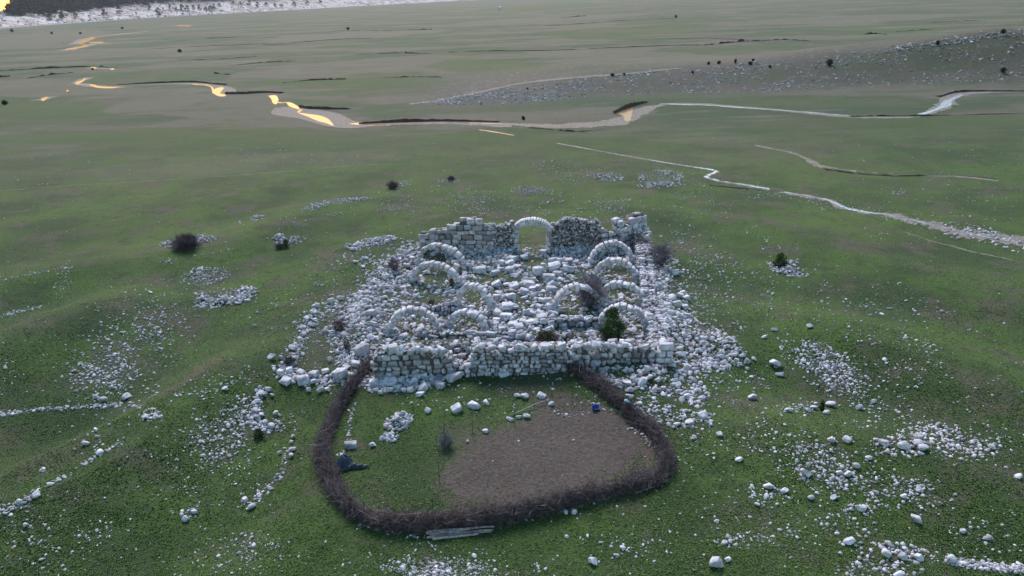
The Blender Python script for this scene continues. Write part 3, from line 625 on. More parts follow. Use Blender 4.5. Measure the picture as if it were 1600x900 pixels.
# inside the pen
E(810, 690, 120, 60, 0, 70, .04, .12); E(600, 760, 60, 40, 0, 25, .04, .1); LN([(552, 632), (545, 660), (545, 700), (530, 715)], 5, 60, .1, .35); LN([(985, 670), (1005, 680), (1020, 700)], 5, 40, .08, .28); E(890, 647, 18, 4, 0, 14, .08, .2); E(935, 632, 16, 8, 40, 26, .08, .25)
LN([(555, 820), (640, 838), (700, 840)], 4, 26, .08, .25); LN([(880, 800), (930, 785), (960, 775)], 4, 30, .08, .25)
E(788, 610, 14, 8, 0, 26, .05, .15); E(700, 605, 60, 20, 0, 60, .04, .14)
V, fl, at_ = join(field(SC))
o = link('scattered_stones', mesh('scattered_stones', V, fl, M_stone, at_))
tag(o, 'small pale stones strewn thinly over the green meadow on every side', 'stones', kind='stuff')

# rocks of the far slopes
r1 = np.random.default_rng(8); px_ = []
u = r1.random(11000); t_ = r1.random(11000)
bx = 640 + 1000 * u; ylo = np.interp(bx, [640, 800, 950, 1200, 1400, 1600, 1640], [164, 164, 150, 143, 134, 128, 126]); yhi = np.interp(bx, [640, 800, 1000, 1200, 1400, 1600, 1640], [161, 138, 114, 95, 74, 46, 42])
by = yhi + (ylo - yhi) * t_; dn = fbm(bx, by * 3, 45, 3, 12); k = r1.random(len(bx)) < smooth(.35, .7, dn) * (.9 - .4 * (bx > 1250))
q = np.column_stack([bx, by])[k]
P = at(q[:, 0], q[:, 1]); part1 = stones_at(P, sizes(len(P), .15, .95, 2.6, r1), r1, L0, flat=(.3, .55))
q = np.column_stack([r1.uniform(1380, 1600, 260), 0 * r1.random(260)]); q[:, 1] = np.interp(q[:, 0], [1380, 1600], [78, 50]) + r1.normal(size=260) * 3
P = at(q[:, 0], q[:, 1]); part2 = stones_at(P, sizes(len(P), .3, 1.2, 2.2, r1), r1, L0, flat=(.3, .5))
V, fl, at_ = join([part1, part2]); o = link('hillside_rocks', mesh('hillside_rocks', V, fl, M_far, at_))
tag(o, 'pale grey rocks littering the long low hill at the right', 'rocks', kind='stuff')
n = 5000; t_ = r1.random(n) * (len(LH) - 1); i_ = t_.astype(int); f_ = t_ - i_; Q = LH[i_] + (LH[np.minimum(i_ + 1, len(LH) - 1)] - LH[i_]) * f_[:, None]
Q[:, 0] -= r1.random(n) ** 1.6 * 260 - 12; Q[:, 1] += r1.normal(size=n) * 10
P = np.column_stack([Q, hz(Q[:, 0], Q[:, 1])]); V, fl, at_ = join([stones_at(P, sizes(n, 1.2, 7.5, 2., r1), r1, L0, flat=(.35, .7))])
o = link('far_slope_rocks', mesh('far_slope_rocks', V, fl, M_far, at_)); tag(o, 'white rock outcrops along the foot of the distant wooded slope', 'rocks', kind='stuff')

# stone piles told apart by where they lie
def pile(name, label, ells, cat='stone pile', group=None):
    global r1
    ps = []
    for (cx, cy, rx, ry, a, n, s0, s1, hgt) in ells:
        q = samp_ell(cx, cy, rx, ry, a, n, r1); P = at(q[:, 0], q[:, 1])
        d = np.hypot((q[:, 0] - cx) / rx, (q[:, 1] - cy) / ry); P[:, 2] += hgt * np.maximum(0, 1 - d) * r1.random(n)
        ps.append(stones_at(P, sizes(n, s0, s1, 1.6, r1), r1, L1))
    V, fl, at_ = join(ps); c = V.mean(0); c[2] = V[:, 2].min()
    o = link(name, mesh(name, V - c, fl, M_stone, at_), None, c); tag(o, label, cat, group, 'stuff'); return o
pile('stone_ring', 'oval ring of heaped pale stones on the slope left of the ruin', [(350, 472, 48, 8, -8, 260, .12, .5, .5), (385, 458, 20, 10, -10, 100, .12, .5, .4), (315, 468, 14, 12, 0, 90, .12, .5, .5), (350, 463, 44, 11, -8, 160, .08, .3, .1)])
pile('stone_heap', 'loose low stone heap just above the oval stone ring', [(322, 432, 42, 14, -10, 300, .08, .3, .2), (312, 424, 14, 7, 0, 40, .15, .45, .3)])
pile('stone_heap', 'stone heap with a big dark thorn bush growing in it', [(268, 383, 20, 7, 0, 110, .12, .4, .4), (318, 373, 24, 7, -5, 110, .12, .45, .4), (293, 385, 25, 6, 0, 60, .1, .4, .2)])
pile('stone_heap', 'stone heap with a small green juniper at its left', [(437, 372, 11, 5, 0, 60, .15, .5, .6), (455, 376, 24, 7, -8, 130, .1, .35, .3), (445, 384, 14, 3, 0, 30, .1, .3, .1)])
pile('stone_heap', 'long low stone heap off the ruin\'s far left corner', [(585, 379, 34, 7, -8, 220, .14, .5, .5), (560, 385, 22, 6, 0, 100, .12, .45, .3), (605, 374, 16, 5, 0, 60, .14, .5, .5)])
pile('stone_row', 'crooked row of stones on the far left meadow below the left scrub', [(495, 322, 26, 6, -15, 110, .12, .5, .4), (550, 313, 38, 4, -6, 190, .1, .36, .3), (525, 334, 22, 3, -5, 60, .08, .22, 0)])
pile('stone_heap', 'tiny stone heap above the juniper heap on the left meadow', [(403, 341, 13, 4, -5, 60, .12, .42, .4), (375, 347, 12, 5, 0, 14, .12, .3, 0)])
pile('stone_heap', 'stones round the dark scrub on the far left meadow', [(627, 288, 18, 6, -15, 80, .08, .35, .2)])
pile('stone_heap', 'thin stone spread round the small dark scrub behind the ruin', [(700, 283, 22, 4, 0, 90, .08, .3, .1)])
pile('stone_ring', 'ragged ring of white stones near the brook behind the ruin', [(1030, 289, 36, 5, -3, 190, .12, .45, .4), (1045, 270, 26, 4, 5, 110, .12, .45, .4), (1060, 281, 10, 8, 0, 60, .12, .4, .3), (1003, 277, 9, 8, 0, 60, .12, .45, .3), (1030, 279, 32, 9, 0, 120, .07, .25, 0)])
pile('stone_heap', 'white stone heap left of the ragged ring by the brook', [(945, 277, 32, 7, 3, 230, .1, .4, .3)])
pile('stone_heap', 'flat grey patch of small stones behind the doorway arch', [(830, 298, 34, 8, 0, 420, .06, .22, .1)])
pile('stone_heap', 'stone heap with a dark juniper on the right meadow', [(1232, 424, 32, 8, 12, 220, .12, .42, .5), (1232, 413, 16, 6, 0, 60, .12, .4, .4), (1205, 416, 8, 5, 0, 30, .12, .4, .3)])
pile('stone_heap', 'rounded heap of pale stones inside the fenced pen', [(622, 662, 22, 14, -20, 120, .14, .48, .7), (610, 685, 16, 8, 0, 50, .12, .42, .4), (630, 655, 16, 10, 0, 40, .2, .5, .6)])

# ------------------------------------------------------------------ single blocks and boulders
NB = 14
tm = []
for k in range(NB):
    for L, nm, src in ((LB2, 'block', M_stone), (L2, 'boulder', M_stone)):
        T, (bv, lo, tot) = L
        tm.append((nm, mesh('%s_shape' % nm, T[k], (lo, tot), src, {'tone': np.full(len(T[k]), random.random() ** 2 * .35), 'warm': np.full(len(T[k]), random.random() * .85)})))
blocks = [m for nm, m in tm if nm == 'block']; bould = [m for nm, m in tm if nm == 'boulder']
def single(name, px, py, wpx, label, cat, group=None, kind='boulder', lift=.0, sink=.16):
    p = at(px, py + wpx * .28); s = wpx * mpp(p)
    o = bpy.data.objects.new(name, random.choice(blocks if kind == 'block' else bould)); C.objects.link(o)
    sx, sy, sz = s * .5 * random.uniform(.95, 1.08), s * .5 * random.uniform(.62, .85), s * .5 * (random.uniform(.5, .72) if kind == 'block' else random.uniform(.55, .8))
    o.scale = (sx, sy, sz); tl = .22 if kind == 'block' else .3
    o.rotation_euler = (random.gauss(0, tl * .6), random.gauss(0, tl), random.uniform(-.7, .7) if kind == 'block' else random.uniform(-.6, .6))
    o.location = (p[0], p[1], p[2] + sz * (1 - 2 * sink) + lift); tag(o, label, cat, group); return o
def many(name, lst, ox, oy, sc, label, cat, group, kind='block', lift=0.):
    for (x, y, w_) in lst: single(name, ox + x / sc, oy + y / sc, w_, label, cat, group, kind, lift + random.uniform(0, .10))
CT = [(240,160,9),(193,187,7),(385,190,9),(305,300,17),(217,268,9),(80,275,10),(425,340,12),(400,300,12),(495,295,11),(580,305,16),(648,280,13),(625,355,12),(500,235,11),(580,235,15),(620,195,15),(715,195,12),(890,140,12),(970,215,11),(1055,215,13),(1130,215,13),(900,265,10),(1000,280,20),(850,310,20),(1130,290,18),(1185,290,8),(945,385,19),(1020,345,14),(1055,405,10),(970,440,15),(970,490,16),(1100,260,10)]
CT2 = [(455,440,16),(515,405,9),(550,440,10),(615,450,16),(700,445,10),(760,435,18),(800,400,9),(725,510,17),(810,535,12),(900,510,9),(850,470,11),(790,480,13),(585,560,17),(555,645,19),(610,630,14),(715,565,11),(755,615,9),(640,665,9),(460,555,13),(395,655,10),(480,710,18)]
CT3 = [(545,740,20),(455,770,14),(510,780,7),(550,775,9),(740,700,12),(795,715,11),(865,710,15),(880,750,17),(845,655,13),(880,590,12),(940,600,13),(970,650,18),(985,720,15),(1025,690,11),(820,780,10),(780,810,15),(710,800,13),(610,805,15),(665,845,15),(520,855,14),(440,815,12),(430,860,8),(790,865,14),(870,855,10),(920,830,16),(985,820,12),(1085,750,12),(1115,825,10),(1170,825,9),(360,830,8),(340,770,10),(1010,780,10),(740,860,8)]
many('fallen_block', CT, 700, 370, 6, 'squared pale block tumbled in the courtyard, in front of the doorway arch', 'stone block', 'fallen blocks before the doorway arch')
many('fallen_block', CT2, 700, 370, 6, 'squared pale block tumbled in the middle of the courtyard', 'stone block', 'fallen blocks in mid courtyard')
many('fallen_block', CT3, 700, 370, 6, 'squared pale block tumbled in the near half of the courtyard, between the arch rows', 'stone block', 'fallen blocks in the near courtyard')
many('fallen_block', [(240,270,11),(100,300,13),(60,340,13),(315,560,14),(480,470,14),(490,530,11),(125,700,12),(205,650,10),(330,645,12),(550,710,10),(215,610,10),(280,640,9),(385,640,9),(90,720,12),(240,740,10),(160,745,10),(310,720,9),(350,460,9),(290,850,11),(190,850,11),(460,780,11),(560,775,9),(600,600,9),(640,520,12),(700,600,8)], 540, 320, 5, 'rough pale block on the talus outside the left arch row', 'stone block', 'blocks on the left talus', 'boulder')
many('fallen_block', [(345,670,23),(350,745,11),(410,725,12),(455,745,10),(505,740,11),(605,725,15),(585,773,14),(225,685,15),(275,765,8),(740,705,15),(825,672,10),(850,640,22),(670,650,9),(215,575,10),(250,625,10)], 540, 460, 5, 'pale block fallen at the foot of the front wall, left half', 'stone block', 'blocks at the foot of the front wall, left half')
many('fallen_block', [(920,100,11),(765,125,13),(575,195,14),(685,150,14),(555,240,13),(505,290,11),(540,330,13),(470,360,12),(475,415,13),(455,460,11),(395,515,16),(230,590,14),(297,593,9),(740,550,10),(680,615,9),(780,585,7)], 380, 440, 5, 'big pale stone in the crooked wall remnant running up from the left enclosure', 'stone block', 'stones of the crooked left wall remnant', 'boulder', .06)
many('fallen_block', [(460,715,15),(555,725,15),(645,705,11),(415,755,9),(335,780,16),(475,775,19),(548,782,10),(300,710,12),(365,690,10),(765,725,26),(880,650,14),(805,665,11),(930,535,22),(1015,335,13),(1098,540,15),(1000,250,14),(990,640,14),(850,740,14),(700,730,10)], 380, 440, 5, 'big pale block in the row beyond the top left end of the brushwood fence', 'stone block', 'blocks of the row by the fence end', 'block', .08)
many('fallen_block', [(520,845,11),(605,848,12),(665,835,11)], 380, 440, 5, 'one of three pale stones in a short row left of the brushwood fence top', 'stone block', 'three stones in a short row', 'boulder')
many('fallen_block', [(198,335,14),(155,375,13),(230,388,9),(118,440,10),(95,510,12),(90,610,10),(228,632,13),(260,525,10),(110,560,11),(150,540,10),(180,600,10)], 380, 540, 5, 'pale stone in the hooked pile left of the brushwood fence', 'stone block', 'stones of the hooked pile', 'boulder', .05)
many('fallen_block', [(390,805,14),(380,755,8),(380,855,12),(395,708,9),(288,835,8)], 380, 540, 5, 'pale stone in the loose line descending left of the pen', 'stone block', 'stones of the line left of the pen', 'boulder')
many('fallen_block', [(1080,690,14),(1060,720,13),(1110,770,12),(1130,700,10),(1240,720,15),(1290,770,13),(1190,830,13),(1240,850,11),(1310,860,13),(1345,790,12),(1360,730,12),(1235,410,11),(1265,520,14),(1310,700,12),(1330,680,9),(1370,860,11),(1210,770,10),(1100,800,12)], 800, 320, 5, 'pale block spilled outside the right wall of the ruin', 'stone block', 'blocks outside the right wall', 'block')
many('fallen_block', [(905,685,19),(1020,680,20),(915,750,14),(920,795,16),(600,600,15),(700,690,17),(820,675,12),(1050,580,12),(1080,645,12),(1110,625,9),(1140,670,12),(1270,670,13),(1320,465,17),(1420,520,10),(1370,560,14),(1305,610,10),(1480,335,10),(1180,735,10),(1300,700,13),(1370,790,14),(1110,815,9)], 800, 460, 5, 'pale boulder in the rubble spilled at the front right corner of the ruin', 'boulder', 'boulders at the front right corner', 'boulder')
for (x, y, w_, l) in [
    (670, 640, 13, 'pale rounded stone, leftmost of the loose stones across the pen\'s top'), (714, 637, 17, 'pale tilted boulder left of the squared block in the pen'), (742, 630, 21, 'large squared pale block on the grass at the top of the pen'),
    (761, 628, 12, 'pale boulder touching the right side of the squared block in the pen'), (809, 617, 12, 'left one of two pale stones touching, above the leaning pole in the pen'), (821, 617, 17, 'right one of two pale stones touching, above the leaning pole in the pen'),
    (846, 617, 13, 'pale block right of the touching pair of stones in the pen'), (758, 672, 12, 'pale stone at the edge of the bare soil in the pen'), (583, 694, 13, 'pale stone left of the rounded stone heap in the pen'), (548, 694, 19, 'pale block against the inside of the fence above the dark tarpaulin'),
    (861, 630, 12, 'pale stone at the upper end of the leaning pole'), (797, 653, 13, 'pale stone at the lower end of the leaning pole'), (811, 651, 10, 'small pale stone just right of the pole\'s lower end'), (823, 649, 14, 'wide pale stone second right of the pole\'s lower end'),
    (787, 582, 15, 'pale block lying alone against the front wall foot by its middle'), (688, 602, 11, 'pale stone on grass before the breach in the front wall'), (884, 799, 10, 'tan stone at the outer foot of the brushwood fence'), (898, 798, 12, 'white stone at the outer foot of the brushwood fence')]:
    single('loose_boulder', x, y, w_, l, 'boulder', None, 'block' if 'block' in l else 'boulder')
for (x, y, w_, l) in [
    (1176, 619, 18, 'lone pale boulder on grass right of the ruin\'s front corner spill'), (1212, 566, 21, 'big grey boulder, alone right of the rubble spill'), (1218, 583, 14, 'pale boulder just below the big grey boulder'), (1265, 509, 12, 'pale boulder on the right meadow above the dark stony patch'), (1210, 514, 10, 'pale boulder with a stone below it, on clear grass right of the ruin'),
    (1194, 526, 9, 'small flat pale stone on clear grass right of the ruin'), (1297, 630, 17, 'upper of two white boulders at the right side of the dark little bush'), (1291, 643, 14, 'lower of two white boulders at the right side of the dark little bush'), (1271, 636, 13, 'pale boulder touching the left side of the dark little bush'), (1262, 640, 12, 'second pale boulder left of the dark little bush'),
    (1232, 640, 13, 'pale boulder at the left end of the stone row with the dark little bush'), (1251, 633, 9, 'small pale stone midway along the stone row with the dark little bush'), (1100, 648, 19, 'large pale block topping the small pile right of the fence bend'), (1078, 659, 16, 'large pale stone in the middle of the small pile right of the fence bend'), (1058, 662, 12, 'pale block at the left of the small pile right of the fence bend'),
    (1125, 678, 12, 'oblong pale stone alone below the small pile right of the fence'), (1155, 716, 15, 'pale boulder alone on grass, right of the fence\'s lower bend'), (1202, 757, 19, 'large pale boulder topping the little group right of the pen'), (1226, 765, 14, 'second pale boulder of the little group right of the pen'), (1182, 787, 9, 'small pale stone at the low left of the group right of the pen'),
    (1266, 776, 12, 'pale stone alone right of the little group beyond the pen'), (1300, 686, 15, 'flat white boulder, left one of a pair on the right meadow'), (1325, 685, 17, 'flat white boulder, right one of a pair on the right meadow'), (1337, 727, 14, 'tilted white boulder below the white pair'), (1357, 715, 11, 'pale stone up right of the tilted white boulder'),
    (1312, 738, 13, 'oval white stone, left one of two lying side by side'), (1325, 739, 15, 'oval white stone, right one of two lying side by side'), (1259, 737, 19, 'large pale boulder left in the dense stone spread right of the pen'), (1303, 776, 12, 'pale stone at the top of the string of stones on the lower right'), (1346, 792, 18, 'white boulder at the right end of the stone string, lower right'), (1328, 794, 9, 'small white stone left of the white boulder on the stone string'),
    (1327, 844, 21, 'cracked white boulder standing alone near the bottom right'), (1432, 809, 20, 'pointed white boulder alone on dark grass, lower right'), (1118, 876, 25, 'broad white triangular boulder at the bottom edge'), (1137, 873, 11, 'small stone just right of the broad triangular boulder'), (927, 876, 17, 'upright white stone at the bottom edge below the pen'), (1386, 863, 18, 'grey boulder at the left of three by the bottom right'),
    (1410, 867, 16, 'grey boulder in the middle of three by the bottom right'), (1435, 868, 16, 'grey flat boulder at the right of three by the bottom right'), (1504, 829, 12, 'oval pale stone on dark grass near the right bottom'), (1591, 743, 15, 'pale boulder at the right picture edge'), (1488, 873, 18, 'boulder at the head of the stone strip, bottom right'), (1404, 896, 19, 'white boulder cut by the bottom edge, lower right'),
    (1412, 695, 22, 'left one of three big boulders fused in the right meadow heap'), (1432, 690, 20, 'middle one of three big boulders fused in the right meadow heap'), (1440, 698, 20, 'right one of three big boulders fused in the right meadow heap'), (1380, 690, 16, 'grey-brown boulder left of the three big fused boulders'), (1436, 681, 12, 'pale boulder on top of the right meadow heap'), (1465, 662, 10, 'pale stone above the right meadow heap'), (1364, 626, 10, 'pale stone left of the dark soil patch'), (1342, 636, 13, 'flat pale stone below the dark stony patch'),
    (1550, 698, 13, 'pale boulder right of the right meadow heap'), (1435, 762, 13, 'pale boulder in the loose spread, lower right'), (1412, 774, 13, 'pale boulder low in the loose spread, lower right'), (1178, 560, 9, 'small pale stone between the rubble spill and the big grey boulder'),
    (40, 819, 13, 'white boulder alone near the left bottom'), (59, 771, 15, 'elongated white boulder in the diagonal line, far left'), (29, 783, 13, 'pale boulder at the low end of the diagonal line, far left'), (80, 755, 12, 'flat pale boulder in the diagonal line, third from its low end'), (158, 704, 17, 'biggest white boulder in the diagonal line, left slope'), (133, 692, 13, 'white boulder up left of the biggest one, left slope'), (151, 671, 9, 'small grey-white boulder topmost above the diagonal line'), (68, 732, 12, 'flat white stone alone on the left slope'),
    (162, 624, 13, 'white boulder at the right foot of the left stone spread'), (151, 620, 11, 'white stone left of the boulder at the foot of the left stone spread'), (199, 618, 18, 'long white boulder above the left drystone row'), (228, 650, 14, 'white boulder ending the left drystone row'), (353, 606, 12, 'white stone on the ridge between left slope and ruin'), (383, 779, 13, 'white block left of the line descending by the pen'), (394, 790, 15, 'white slab low left of the pen'),
    (292, 809, 14, 'white boulder at the lower left of a small cluster, left bottom'), (303, 798, 12, 'white boulder on top of a small cluster, left bottom'), (235, 456, 8, 'lone white stone on the upper left slope'), (555, 409, 7, 'small white boulder left of the ruin, upper one of two'), (568, 416, 9, 'white boulder left of the ruin, lower one of two'), (570, 402, 11, 'flat white stone topmost left of the ruin'), (117, 578, 9, 'pale stone at the left rim of the left stone spread'), (383, 778, 6, 'pebble beside the white block left of the pen')][:-1]:
    single('meadow_boulder', x, y, w_, l, 'boulder')

# ------------------------------------------------------------------ grass tufts of the near meadow
def b_tuft(t, b):
    q = N(t); col = q.mix(q.ramp(q.attr('tone'), .0, .62), (.040, .076, .020), (.084, .140, .034)); col = q.mix(q.ramp(q.attr('tone'), .78, .95), col, (.19, .18, .11)); q.l(col, b.inputs['Base Color'])
M_tuft = mat('grass_tufts', b_tuft, .9)
r = np.random.default_rng(123); n = 230000
gq = np.column_stack([r.uniform(-40, 1640, n), 330 + 600 * r.random(n) ** .62]); dn = fbm(gq[:, 0], gq[:, 1] * 1.7, 26, 3, 61)
gq = gq[r.random(n) < .12 + .7 * smooth(.20, .75, dn)]; ki = inpoly(gq[:, 0], gq[:, 1], FENCE_PX); soil = ki & (((gq[:, 0] - 850) * math.cos(R(-12)) + (gq[:, 1] - 715) * math.sin(R(-12))) ** 2 / 150 ** 2 + ((gq[:, 1] - 715) * math.cos(R(-12)) - (gq[:, 0] - 850) * math.sin(R(-12))) ** 2 / 62 ** 2 < 1.15)
gq = gq[~(soil & (r.random(len(gq)) < .9))]; gq = gq[~(inpoly(gq[:, 0], gq[:, 1], RUIN) & (r.random(len(gq)) < .6))]
P = at(gq[:, 0], gq[:, 1]); n = len(P); nb = 3
V = np.zeros((n, nb, 3, 3)); hgt = r.uniform(.02, .065, n)
for k in range(nb):
    a = r.uniform(0, 6.283, n); wv = r.uniform(.03, .07, n); ln = r.uniform(.6, 2.2, n) * hgt
    V[:, k, 0] = P + np.column_stack([np.cos(a) * wv, np.sin(a) * wv, np.full(n, -.01)]); V[:, k, 1] = P - np.column_stack([np.cos(a) * wv, np.sin(a) * wv, np.full(n, .01)])
    V[:, k, 2] = P + np.column_stack([-np.sin(a) * ln, np.cos(a) * ln, hgt])
tn = np.clip(r.random(n) * .55 + .55 * (fbm(P[:, 0], P[:, 1], 5, 3, 71)), 0, 1)
o = link('meadow_grass', mesh('meadow_grass', V.reshape(-1, 3), (np.arange(n * nb * 3), np.full(n * nb, 3)), M_tuft, {'tone': np.repeat(tn, nb * 3)})); tag(o, 'short green grass tufts covering the near meadow around ruin and pen', 'grass', kind='stuff')

# ------------------------------------------------------------------ masonry
def frame(p0, p1):
    d = np.array([p1[0] - p0[0], p1[1] - p0[1]]); L = np.linalg.norm(d); d /= L; return d, np.array([-d[1], d[0]]), L
def masonry(name, label, p0, p1, thick, prof, lib_=None, course=.42, blen=(.4, .95), seed=0, cap=True, wild=0., group=None, matw=None, zb=None):
    """wall face starts on the line p0-p1 and extends to the left normal (away from the camera); prof: [(t, height)]"""
    r = np.random.default_rng(seed); d, nn, L = frame(p0, p1); z0 = (min(p0[2], p1[2]) if zb is None else zb) - .15
    root = empty(name, (p0[0], p0[1], z0), math.atan2(d[1], d[0])); tag(root, label, 'ruined wall', group)
    tt, hh = np.array(prof).T
    t2 = np.sort(np.concatenate([tt, np.linspace(.01, .99, max(4, int(L / .6)))])); hh = np.interp(t2, tt, hh) * (1 - .30 * np.maximum(0, fbm(t2 * L, t2 * 0 + seed * 3.1, 1.1, 2, seed) - .42) / .3 * (.6 if wild < .5 else 1.)); tt = t2
    P, Hf, cz = [], [], []
    z = 0; ang = []
    maxh = hh.max() + .15
    while z < maxh:
        ch = course * r.uniform(.75, 1.25)
        for side in (0, 1):
            x = -r.random() * .3
            while x < L:
                bl = r.uniform(*blen) * (1 if r.random() > .25 else .6); xm = min(max(x + bl / 2, 0), L)
                top = np.interp(xm / L, tt, hh) + .15
                if z + ch * .6 < top and x + bl > 0:
                    bd = thick * .5 * r.uniform(.8, 1.0)
                    yy = bd / 2 + r.normal() * (.03 + wild * .06) if side == 0 else thick - bd / 2 + r.normal() * .03
                    P.append((xm + r.normal() * .01, yy, z + ch / 2)); P[-1] = (P[-1][0], P[-1][1], P[-1][2] + r.normal() * .035 * (1 + wild)); Hf.append((bl / 2 * r.uniform(.93, 1.06), bd / 2 * r.uniform(.9, 1.08), ch / 2 * r.uniform(.92, 1.12))); ang.append(r.normal() * (.02 + .06 * wild))
                x += bl
        z += ch
    P = np.array(P); Hf = np.array(Hf); ang = np.array(ang)
    b_ = batch(lib_ or LM, P, Hf, rotm(ang * 1.6, r.normal(size=len(P)) * .06, r.normal(size=len(P)) * (.045 + wild * .06)), r)
    V, fl, a_ = join([b_]); link('masonry', mesh('masonry', V, fl, matw or M_wall, a_), root)
    # core a little inside the faces, stepping with the profile
    k = 60; xs_ = np.linspace(.06, L - .06, k); th = np.interp(xs_ / L, tt, hh) + .15 - .12 + r.normal(size=k) * .05
    th = np.maximum(th, .05); V = []
    for yy in (.24, thick - .24):
        for zz in (np.zeros(k) - .2, th): V.append(np.column_stack([xs_, np.full(k, yy), zz]))
    V = np.concatenate(V); fs = []
    for i in range(k - 1):
        fs += [[i, i + 1, k + i + 1, k + i], [k + i, k + i + 1, 3 * k + i + 1, 3 * k + i], [2 * k + i, 3 * k + i, 3 * k + i + 1, 2 * k + i + 1]]
    fs += [[0, k, 3 * k, 2 * k], [k - 1, 3 * k - 1, 4 * k - 1, 2 * k - 1]]
    link('rubble_core', mesh('rubble_core', V, fs, M_core), root)
    if cap:
        n = int(L * thick * 24); q = np.column_stack([r.uniform(0, L, n), r.uniform(.1, thick - .1, n)]); z_ = np.interp(q[:, 0] / L, tt, hh) + .02
        V, fl, a_ = join([stones_at(np.column_stack([q, z_]), sizes(n, .10, .42, 1.8, r), r, L1, sink=.2)])
        link('loose_top_stones', mesh('loose_top_stones', V, fl, M_stone, a_), root)
    return root
def capstones(root, xs_, y, z, w_, r):
    for x in xs_:
        if r.random() < .14: continue
        x = x + r.normal() * .10
        me = random.choice(blocks if r.random() < .45 else bould); o = link('coping_stone', me, root, (x, y + r.normal() * .05, z(x) + .14)); s = w_ * r.uniform(.75, 1.2)
        o.scale = (s * .5, s * .42, s * r.uniform(.30, .48)); o.rotation_euler = (r.normal() * .18, r.normal() * .2, r.normal() * .35)
def wall_px(name, label, a, b, tops, thick, seed, base=None, **k):
    """a, b: foot pixels; tops: [(x px, row of the top)]"""
    p0, p1 = at(*a), at(*b); pr = []
    for (x, y) in tops:
        t = (x - a[0]) / (b[0] - a[0]); f = p0 + (p1 - p0) * t; f[2] = min(p0[2], p1[2]) if base is None else base
        pr.append((t, top_height(f, y)))
    return masonry(name, label, p0, p1, thick, pr, seed=seed, zb=base, **k), p0, p1, pr
# thick front wall
fw, FL, FM, pr = wall_px('front_wall', 'left stretch of the thick front wall, grey coursed stone with dark stains', (584, 595), (704, 591), [(584, 562), (592, 548), (650, 549), (696, 553), (704, 560)], 1.5, 21, matw=M_dw)
r = np.random.default_rng(3); Lw = np.hypot(*(FM - FL)[:2]); f_ = lambda x: -.10 + np.interp(x / Lw, [q[0] for q in pr], [q[1] for q in pr]) + .15
capstones(fw, np.linspace(.5, Lw - .4, 9), .30, f_, .68, r)
wall_px('breach_wall', 'low collapsed masonry filling the breach in the front wall', (704, 591), (738, 588), [(704, 556), (715, 564), (728, 563), (738, 554)], 1.1, 22, wild=1.5)
fw2, G0, G1, pr2 = wall_px('front_wall', 'middle stretch of the front wall, neat small courses right of the breach', (738, 588), (896, 581), [(738, 552), (748, 546), (800, 547), (896, 544)], 1.5, 23, course=.36, blen=(.3, .8))
Lw2 = np.hypot(*(G1 - G0)[:2]); f2 = lambda x: -.10 + np.interp(x / Lw2, [q[0] for q in pr2], [q[1] for q in pr2]) + .15
capstones(fw2, np.linspace(.3, Lw2 - .3, 12), .32, f2, .66, r)
fw3, K0, K1, pr3 = wall_px('front_wall', 'right stretch of the front wall ending in big squared corner stones', (896, 581), (1050, 576), [(896, 546), (960, 543), (1010, 545), (1028, 542), (1050, 541)], 1.5, 24, course=.5, blen=(.4, .85), wild=.8)
Lw3 = np.hypot(*(K1 - K0)[:2]); f3 = lambda x: -.10 + np.interp(x / Lw3, [q[0] for q in pr3], [q[1] for q in pr3]) + .15
capstones(fw3, np.linspace(.3, Lw3 - 1.4, 9), .32, f3, .66, r)
for (dx, dz, sx, sz) in ((-.5, 2.02, .52, .30), (-.8, 1.42, .27, .27), (-.24, 1.42, .26, .27), (-.7, .86, .62, .24)):
    o = link('quoin', blocks[3], fw3, (Lw3 + dx, .42, dz)); o.scale = (sx, .5, sz)
# back wall
wall_px('back_wall', 'left stretch of the back wall, stepped top of large ashlars', (657, 392), (768, 391), [(657, 363), (674, 363), (675, 354), (706, 354), (707, 345), (755, 343), (757, 347), (768, 352)], 1.1, 25, course=.60, blen=(.7, 1.4), matw=M_dw, cap=False, lib_=LB)
wall_px('back_wall', 'brown ragged stretch of the back wall just left of the doorway arch', (768, 391), (803, 391), [(768, 352), (778, 355), (790, 351), (803, 348)], 1.1, 45, course=.26, blen=(.2, .5), matw=M_dw, wild=1.6)
wall_px('back_wall', 'right stretch of the back wall, dark rough core of small stones', (862, 390), (940, 388), [(862, 349), (872, 346), (885, 342), (915, 343), (932, 345), (940, 354)], 1.1, 26, course=.27, blen=(.2, .5), matw=M_dw, wild=1.6)
wall_px('back_wall', 'lowest stretch of the back wall beside the corner stub', (940, 388), (972, 387), [(940, 362), (960, 363), (972, 362)], 1.1, 27, course=.45)
wall_px('corner_stub', 'tall stacked stub of big blocks at the far right corner', (971, 388), (1008, 386), [(971, 337), (1008, 335)], 1.6, 28, course=.62, blen=(.7, 1.3), cap=False, lib_=LB)
